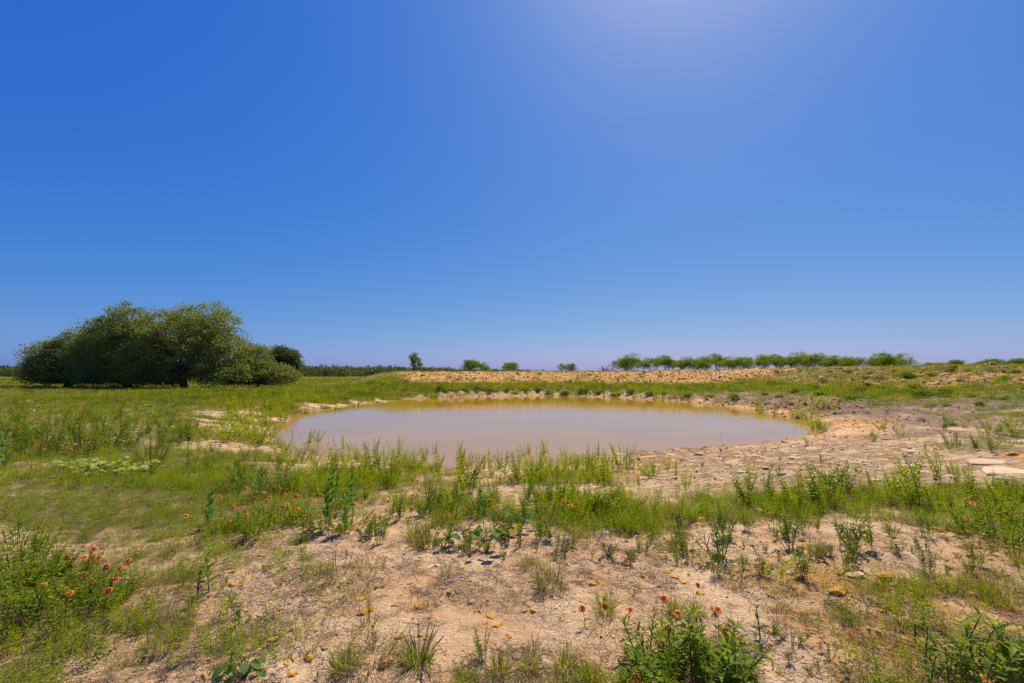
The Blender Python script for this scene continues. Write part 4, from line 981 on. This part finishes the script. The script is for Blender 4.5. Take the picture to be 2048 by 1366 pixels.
bushes(sorted([(1320, 745, 8, 0), (1262, 741, 9, 1), (1450, 755, 9, 2), (1484, 753, 9, 2), (1560, 768, 10, 1), (1600, 743, 8, 0), (1090, 765, 12, 1), (1190, 763, 14, 2), (1140, 762, 10, 2), (845, 752, 10, 0), (812, 765, 9, 1), (1370, 758, 7, 3), (1400, 744, 8, 3), (1500, 747, 8, 3), (985, 752, 8, 3), (1035, 748, 8, 1), (900, 755, 7, 0), (1235, 760, 7, 3), (1590, 757, 9, 0)]),
       'on the orange face of the dam', 'bushes on the dam face', seed=2)
bushes(sorted([(790, 780, 20, 0), (770, 770, 20, 2), (812, 783, 18, 1), (760, 784, 16, 3), (735, 772, 14, 3), (700, 765, 12, 3), (830, 776, 16, 3), (650, 785, 14, 1), (620, 780, 12, 3), (690, 800, 14, 0), (720, 800, 12, 1), (870, 795, 16, 2), (755, 805, 10, 3), (480, 785, 14, 3), (535, 782, 14, 3), (600, 770, 10, 1)]),
       'on the green slope left of the dam', 'bushes on the left slope', seed=3)
pts = sorted([(1730, 758, 12, 0), (1815, 755, 26, 0), (1760, 760, 24, 3), (1680, 770, 20, 3), (1865, 752, 18, 1), (1825, 775, 24, 2), (1770, 780, 24, 1), (1720, 785, 26, 1), (1850, 795, 40, 1), (1890, 790, 34, 0), (1820, 790, 30, 0), (1925, 762, 22, 3), (1960, 775, 26, 3), (1985, 745, 18, 3), (2010, 758, 20, 2), (1945, 795, 16, 0), (1990, 767, 14, 2), (2035, 770, 22, 3), (1650, 765, 16, 1), (1630, 778, 18, 1), (1640, 790, 20, 1), (1590, 785, 18, 0),
              (1935, 742, 12, 3), (1900, 742, 14, 1), (2030, 745, 16, 1), (1700, 745, 12, 1), (1660, 744, 10, 1), (1560, 795, 16, 0), (1530, 790, 14, 1), (1700, 800, 24, 1), (1960, 810, 14, 0), (2005, 800, 14, 1), (1895, 812, 14, 1), (1845, 842, 16, 3), (1905, 850, 14, 1), (1740, 745, 10, 2), (1790, 745, 12, 1)])
bushes(pts, 'on the right shoulder of the dam', 'bushes on the right shoulder', seed=4)
bushes(sorted([(150, 805, 12, 3), (250, 795, 10, 1), (330, 800, 12, 3), (410, 800, 14, 3), (300, 815, 12, 0), (230, 812, 14, 2), (90, 795, 12, 1), (60, 785, 14, 1), (350, 830, 18, 3), (280, 808, 14, 3), (440, 812, 10, 3)]), 'in the meadow before the oak grove', 'bushes before the oaks', seed=5)

# ------------------------------------------------------------------ stones and slabs
def stone_mesh(seed, flat, m, n=16):
    rr = random.Random(seed); bm = bmesh.new()
    for _ in range(n):
        v = Vector((rr.gauss(0, 1), rr.gauss(0, 1), rr.gauss(0, 1))).normalized() * rr.uniform(.8, 1.05)
        bm.verts.new((v.x * .5, v.y * .38, v.z * .5 * flat))
    bmesh.ops.convex_hull(bm, input=bm.verts)
    bmesh.ops.delete(bm, geom=[v for v in bm.verts if not v.link_faces], context='VERTS')
    me = bpy.data.meshes.new('stone'); bm.to_mesh(me); bm.free(); me.materials.append(m); return me
def slab_mesh(seed, m, thick=.14, n=8):
    rr = random.Random(seed); bm = bmesh.new()
    k = [rr.uniform(.6, 1.1) for _ in range(n)]; bot = []; mid = []; top = []
    for i in range(n):
        a = 2 * math.pi * i / n + rr.uniform(-.12, .12)
        bot.append(bm.verts.new((math.cos(a) * .52 * k[i], math.sin(a) * .36 * k[i], -thick)))
        mid.append(bm.verts.new((math.cos(a) * .5 * k[i], math.sin(a) * .35 * k[i], thick * rr.uniform(.25, .5))))
        top.append(bm.verts.new((math.cos(a) * .43 * k[i], math.sin(a) * .30 * k[i], thick * rr.uniform(.55, .8))))
    c = bm.verts.new((0, 0, thick * .8))
    for i in range(n):
        j = (i + 1) % n
        bm.faces.new((bot[i], bot[j], mid[j], mid[i])); bm.faces.new((mid[i], mid[j], top[j], top[i])); bm.faces.new((top[i], top[j], c))
    me = bpy.data.meshes.new('slab'); bm.to_mesh(me); bm.free(); me.materials.append(m); return me
STONE = [stone_mesh(140 + i, .55, M['ochre']) for i in range(4)] + [stone_mesh(150 + i, .4, M['pstone']) for i in range(3)]
SLAB = [slab_mesh(160, M['pstone']), slab_mesh(161, M['gstone'], .10), slab_mesh(162, M['wstone'], .08), slab_mesh(163, M['pstone'], .09), slab_mesh(164, M['ochre'], .12)]
def rock(me, px, py, wpx, label, cat, group, name, flat=1.0, sink=.25, rz=None):
    xy = at([(px, py)])[0]; x, y = float(xy[0]), float(xy[1]); w = hpx(wpx, xy)
    o = link(name, me); h = w * flat
    o.location = (x, y, ground(x, y) + .02 * w - (.05 * h if name in ('limestone_plate', 'rock_slab') else 0)); o.rotation_euler = (random.uniform(-.1, .1), random.uniform(-.1, .1), random.uniform(0, 6.28) if rz is None else rz); o.scale = (w, w, h)
    return tag(o, label, cat, group)
rock(SLAB[0], 1973, 926, 78, 'large flat pale slab with an undercut edge on the right slope', 'rock', 'flat rocks on the right', 'rock_slab', 1.0, rz=.1)
rock(SLAB[3], 2015, 945, 110, 'wide cream rock shelf just below the large flat slab', 'rock', 'flat rocks on the right', 'rock_slab', .6, rz=.3)
rock(STONE[1], 2030, 908, 46, 'ochre crumbling boulder behind the large flat slab', 'rock', 'flat rocks on the right', 'rock_slab', .8, rz=.2)
rock(STONE[2], 2062, 918, 60, 'rust-ochre boulder at the frame edge behind the large flat slab', 'rock', 'flat rocks on the right', 'rock_slab', .7, rz=.5)
rock(SLAB[2], 2010, 955, 50, 'small white slab at the foot of the cream shelf', 'rock', 'flat rocks on the right', 'rock_slab', .5, rz=0)
rock(SLAB[2], 1205, 1062, 44, 'white cracked slab lying flush in the sand, bigger half', 'rock', 'white slab halves', 'rock_slab', .4, rz=.5)
rock(SLAB[2], 1234, 1057, 34, 'white cracked slab lying flush in the sand, smaller half', 'rock', 'white slab halves', 'rock_slab', .4, rz=-.3)
rr = random.Random(12)
sh = scatter_px([(1330, 905), (1500, 890), (1700, 870), (1880, 880), (1900, 930), (1760, 960), (1560, 965), (1400, 935)], 95, 31, 13)
for i, (px, py) in enumerate(sh):
    k = rr.choice((0, 1, 1, 3, 0, 3)); rock(SLAB[k], px, py, 8 + 26 * rr.random() ** 1.8, f'thin limestone plate on the rock shelf, {ordw(i + 1)} from the left', 'rock', 'limestone plates on the shelf', 'limestone_plate', rr.uniform(.4, .9), rz=rr.uniform(-.5, .5))
fg = scatter_px([(430, 1100), (900, 1110), (1020, 1200), (1250, 1110), (1500, 1060), (1850, 1080), (2040, 1130), (2040, 1250), (1800, 1240), (1560, 1290), (1500, 1220), (1250, 1180), (1000, 1300), (700, 1360), (300, 1360), (280, 1280), (460, 1200)], 240, 32, 10)
for i, (px, py) in enumerate(fg):
    right = px > 1250
    k = rr.choice((0, 1, 2, 3, 3, 4)) if right else rr.choice((0, 1, 2, 3, 4))
    big = rr.random() ** 3
    zone = 'ochre bank' if right else 'bare sand'
    rock(STONE[k], px, py, 9 + 19 * big, f'{"ochre" if k < 4 else "pale"} stone on the {zone}, {ordw(i + 1)} from the left', 'stone', 'loose stones on the foreground soil', 'loose_stone', rr.uniform(.6, 1.1))
for (px, py, w, k, lab) in [(548, 1271, 24, 0, 'ochre block stone on sand beside the round-leaved seedling'), (574, 1317, 20, 0, 'rounded ochre stone nearest the camera on the left sand'), (578, 1342, 16, 1, 'flat ochre stone in front of the rounded one'), (463, 1137, 20, 1, 'bright ochre stone beside the young milkweed'),
                            (1185, 1359, 26, 0, 'big yellow-ochre stone in the nearest grass'), (1675, 1185, 46, 2, 'long rust-ochre rock half buried in the stony soil'), (1945, 1188, 26, 3, 'brown stone under the bright tuft'), (1830, 1182, 34, 2, 'flat rust stone right of the small stiff tuft'), (1765, 1150, 34, 1, 'flat ochre stone on the right soil bank'),
                            (1710, 1152, 40, 4, 'pale flat stone above the stony soil'), (1335, 1148, 16, 0, 'ochre stone among the gravel of the middle soil'), (1195, 1165, 16, 1, 'dark ochre stone beside the large grey tuft'), (1560, 1340, 20, 1, 'brown stone on the cracked soil'), (1525, 1025, 34, 4, 'pale flat stone at the top of the ochre bank'), (1568, 1028, 30, 6, 'grey-white flat stone beside the pale flat stone'),
                            (1400, 1040, 34, 1, 'yellow flat stone in the thin grass'), (820, 1165, 16, 0, 'ochre stone on sand left of the small spiky tuft')]:
    rock(STONE[k], px, py, w, lab, 'stone', 'larger stones on the foreground soil', 'ochre_rock', .8)
for i, (px, py, w) in enumerate(sorted([(1440, 753, 12), (1418, 757, 14), (1460, 743, 9), (1380, 740, 8), (1555, 750, 11), (1650, 743, 12), (1890, 755, 16), (1865, 758, 10), (930, 765, 7), (735, 775, 6), (1537, 807, 16), (1660, 862, 14), (1300, 770, 9), (1580, 757, 9), (1505, 790, 9), (1350, 752, 7)])):
    rock(SLAB[2], px, py, w, f'pale stone lying on the far bank or dam face, {ordw(i + 1)} from the left', 'stone', 'pale stones on the dam', 'bank_stone', .9, rz=.2)

# ------------------------------------------------------------------ STUFF: grass, litter, gravel, rubble (nobody could count these)
def scatter_stuff(name, protos, x, y, scl, pid, label, cat, tilt=.15, sink=0.0, seed=1):
    r = np.random.default_rng(seed); n = len(x)
    z = np.concatenate([height(a, b) for a, b in zip(np.array_split(x, 4), np.array_split(y, 4))]) - sink
    me = bpy.data.meshes.new(name); me.vertices.add(n); me.vertices.foreach_set('co', np.stack([x, y, z], 1).astype(np.float32).ravel())
    rot = np.stack([r.normal(0, tilt, n), r.normal(0, tilt, n), r.uniform(0, 6.28, n)], 1).astype(np.float32)
    a = me.attributes.new('rot', 'FLOAT_VECTOR', 'POINT'); a.data.foreach_set('vector', rot.ravel())
    a = me.attributes.new('scl', 'FLOAT', 'POINT'); a.data.foreach_set('value', np.asarray(scl, np.float32))
    a = me.attributes.new('pid', 'INT', 'POINT'); a.data.foreach_set('value', np.asarray(pid, np.int32))
    o = link(name, me); tag(o, label, cat, kind='stuff')
    cl = bpy.data.collections.new(name + '_shapes')
    for i, pm in enumerate(protos):
        cl.objects.link(bpy.data.objects.new(f'{name}_shape_{i:02d}', pm))
    ng = bpy.data.node_groups.new(name, 'GeometryNodeTree')
    ng.interface.new_socket('Geometry', in_out='INPUT', socket_type='NodeSocketGeometry'); ng.interface.new_socket('Geometry', in_out='OUTPUT', socket_type='NodeSocketGeometry')
    N = ng.nodes; Lk = ng.links
    gi = N.new('NodeGroupInput'); go_ = N.new('NodeGroupOutput'); ip = N.new('GeometryNodeInstanceOnPoints'); ci = N.new('GeometryNodeCollectionInfo')
    ci.inputs['Collection'].default_value = cl; ci.inputs['Separate Children'].default_value = True; ci.inputs['Reset Children'].default_value = True
    def na(nm, t):
        q = N.new('GeometryNodeInputNamedAttribute'); q.data_type = t; q.inputs['Name'].default_value = nm; return q.outputs['Attribute']
    er = N.new('FunctionNodeEulerToRotation'); Lk.new(na('rot', 'FLOAT_VECTOR'), er.inputs[0]); Lk.new(er.outputs[0], ip.inputs['Rotation'])
    Lk.new(na('scl', 'FLOAT'), ip.inputs['Scale']); Lk.new(na('pid', 'INT'), ip.inputs['Instance Index']); ip.inputs['Pick Instance'].default_value = True
    Lk.new(gi.outputs[0], ip.inputs['Points']); Lk.new(ci.outputs[0], ip.inputs['Instance']); Lk.new(ip.outputs[0], go_.inputs[0])
    md = o.modifiers.new('scatter', 'NODES'); md.node_group = ng
    return o
def fan(n, seed, d0, d1, amax=56):
    r = np.random.default_rng(seed); D = np.exp(r.uniform(math.log(d0), math.log(d1), n)); a = R(amax) * r.uniform(-1, 1, n)
    x = D * np.tan(a) * 1.0; return np.where(np.abs(a) > 0, D * np.tan(a), 0), D, r
GP = [tuft_mesh(401, 26, .17, .9, .0045, M['grass'], .5, base=.07), tuft_mesh(402, 22, .13, 1.2, .0045, M['grass'], .5, base=.07), tuft_mesh(403, 18, .22, .7, .004, M['grass'], .4, base=.06),
      tuft_mesh(404, 20, .15, 1.4, .0035, M['dry'], .4, base=.08), tuft_mesh(405, 22, .16, 1.0, .004, M['grey'], .5, base=.07), weed_meshes(406, 5, .20, .10, .032, .010, 22, M['weed'], M['stemg'], up=.7, core=.6)[1],
      weed_meshes(407, 5, .20, .10, .032, .012, 22, M['weedd'], M['stemg'], up=.7, core=.6)[1],
      tuft_mesh(408, 40, .34, .9, .016, M['grass'], .4, base=.22), tuft_mesh(409, 40, .30, 1.0, .016, M['grey'], .4, base=.22), tuft_mesh(410, 40, .34, .9, .014, M['bushg'], .4, base=.22), tuft_mesh(411, 36, .28, 1.1, .012, M['dry'], .4, base=.22)]
def grass():
    x, y, r = fan(175000, 501, 1.75, 170)
    g, oc, dk, sd = cover(x, y)
    keep = (r.random(len(x)) < g ** 1.25) & (sd > .15)
    x, y, g, sd = x[keep], y[keep], g[keep], sd[keep]
    n = len(x); farp = np.clip((np.log(y) - math.log(14)) / (math.log(24) - math.log(14)), 0, 1) > r.random(n)
    dryn = fbm(x / 2.2, y / 2.2, 88); u = r.random(n)
    bright = fbm(x / 1.5, y / 1.5, 91)
    near_id = np.where(u < .16 + .5 * sstep(.53, .68, dryn) + .12 * (y < 4.3), 3, np.where(u < .38 + .18 * (y < 4.3), 4, np.where(bright > .52, r.choice([0, 1, 5, 5, 6], n), r.choice([0, 1, 2, 5, 6, 6], n))))
    far_id = np.where(u < (.10 + .45 * sstep(.52, .68, dryn)) * np.where(sd < 26, .25, 1), 10, np.where(u < np.where(sd < 26, .12, .30), 8, np.where(bright > .55, 9, 7)))
    pid = np.where(farp, far_id, near_id)
    scl = r.uniform(.45, 1.3, n) * np.where(farp, np.clip(y / 45, .55, 1.8), 1.0)
    ring = (sd < 15) & (y > 24); scl = scl * np.where(ring, 1.45, 1.0) * np.where((sd > 16) & (sd < 30) & (y > 45), .6, 1)
    scl = scl * np.where(y < 4.6, .75, 1.0) * np.where((~farp) & (x < -1.5) & (y > 4.6) & (y < 7.0), .58, 1) * np.where((~farp) & (x > 0) & (y > 4.6) & (y < 7.0), .85, 1)
    scatter_stuff('grass', GP, x, y, scl, pid, 'short green and straw-tipped grass covering the meadow, banks and damp ground', 'grass', seed=2)
    return n
ng_ = grass()
def twig_mesh(seed):
    rr = random.Random(seed); mb = MB()
    for _ in range(7):
        a = rr.uniform(0, 6.28); p = Vector((rr.uniform(-.06, .06), rr.uniform(-.06, .06), .004)); L = rr.uniform(.03, .10)
        d = Vector((math.cos(a), math.sin(a), rr.uniform(-.02, .22)))
        mb.tube([p, p + d * L * .5 + Vector((rr.uniform(-.008, .008), rr.uniform(-.008, .008), 0)), p + d * L], [.0013, .0012, .0008], 3)
    return mb.mesh('twigs', M['twig'])
def litter():
    x, y, r = fan(16000, 511, 1.75, 10); g, oc, dk, sd = cover(x, y)
    n1 = fbm(x / .5, y / .5, 95); k = (r.random(len(x)) < sstep(.30, .62, n1)) & (sd > .3)
    x, y = x[k], y[k]; pid = r.integers(0, 5, len(x))
    scatter_stuff('litter', [twig_mesh(520 + i) for i in range(4)] + [tuft_mesh(530, 10, .10, 2.6, .0028, M['dry'], .2, base=.05)], x, y, r.uniform(.5, 1.2, len(x)), pid, 'dead twigs and straw scattered over the bare soil', 'litter', .1, seed=3)
litter()
def gravel():
    x, y, r = fan(46000, 541, 1.75, 30); g, oc, dk, sd = cover(x, y)
    n1 = fbm(x / .7, y / .7, 97)
    k = (r.random(len(x)) < (.16 + .75 * oc + .3 * dk + .35 * sstep(.5, .7, n1)) * (1 - .6 * g)) & (sd > .02)
    x, y, oc = x[k], y[k], oc[k]; n = len(x)
    pid = np.where(r.random(n) < .35 + .5 * oc, r.integers(0, 4, n), r.integers(4, 9, n))
    scl = np.exp(r.normal(0, .6, n)) * .016 * np.clip(y / 4.5, .8, 5)
    scl = np.minimum(scl, .022 + .008 * y)
    scatter_stuff('gravel', STONE[:4] + [stone_mesh(560 + i, .6, M['pstone']) for i in range(3)] + [stone_mesh(570 + i, .6, M['gstone']) for i in range(2)], x, y, scl, pid, 'ochre and pale gravel scattered over the soil', 'gravel', .4, seed=4)
gravel()
def rubble():
    r = np.random.default_rng(551); n = 60000
    x = r.uniform(-26, 50, n); y = r.uniform(22, 68, n); sd, ang, wob, w, t, left = zones(x, y); g, oc, dk, _ = cover(x, y)
    k = (r.random(n) < w * oc * .8) & (sd > .2); x, y = x[k], y[k]; n = len(x)
    scl = np.exp(r.normal(0, .5, n)) * .17
    pid = r.choice(6, n, p=[.25, .2, .2, .15, .12, .08])
    scatter_stuff('rubble', [stone_mesh(580 + i, .7, M['ochre']) for i in range(4)] + [STONE[4], stone_mesh(590, .6, M['gstone'])], x, y, scl, pid, 'orange clods and rubble covering the face of the dam', 'rubble', .5, .02, seed=5)
rubble()
print('grass clumps', ng_, 'ground verts', len(gx))
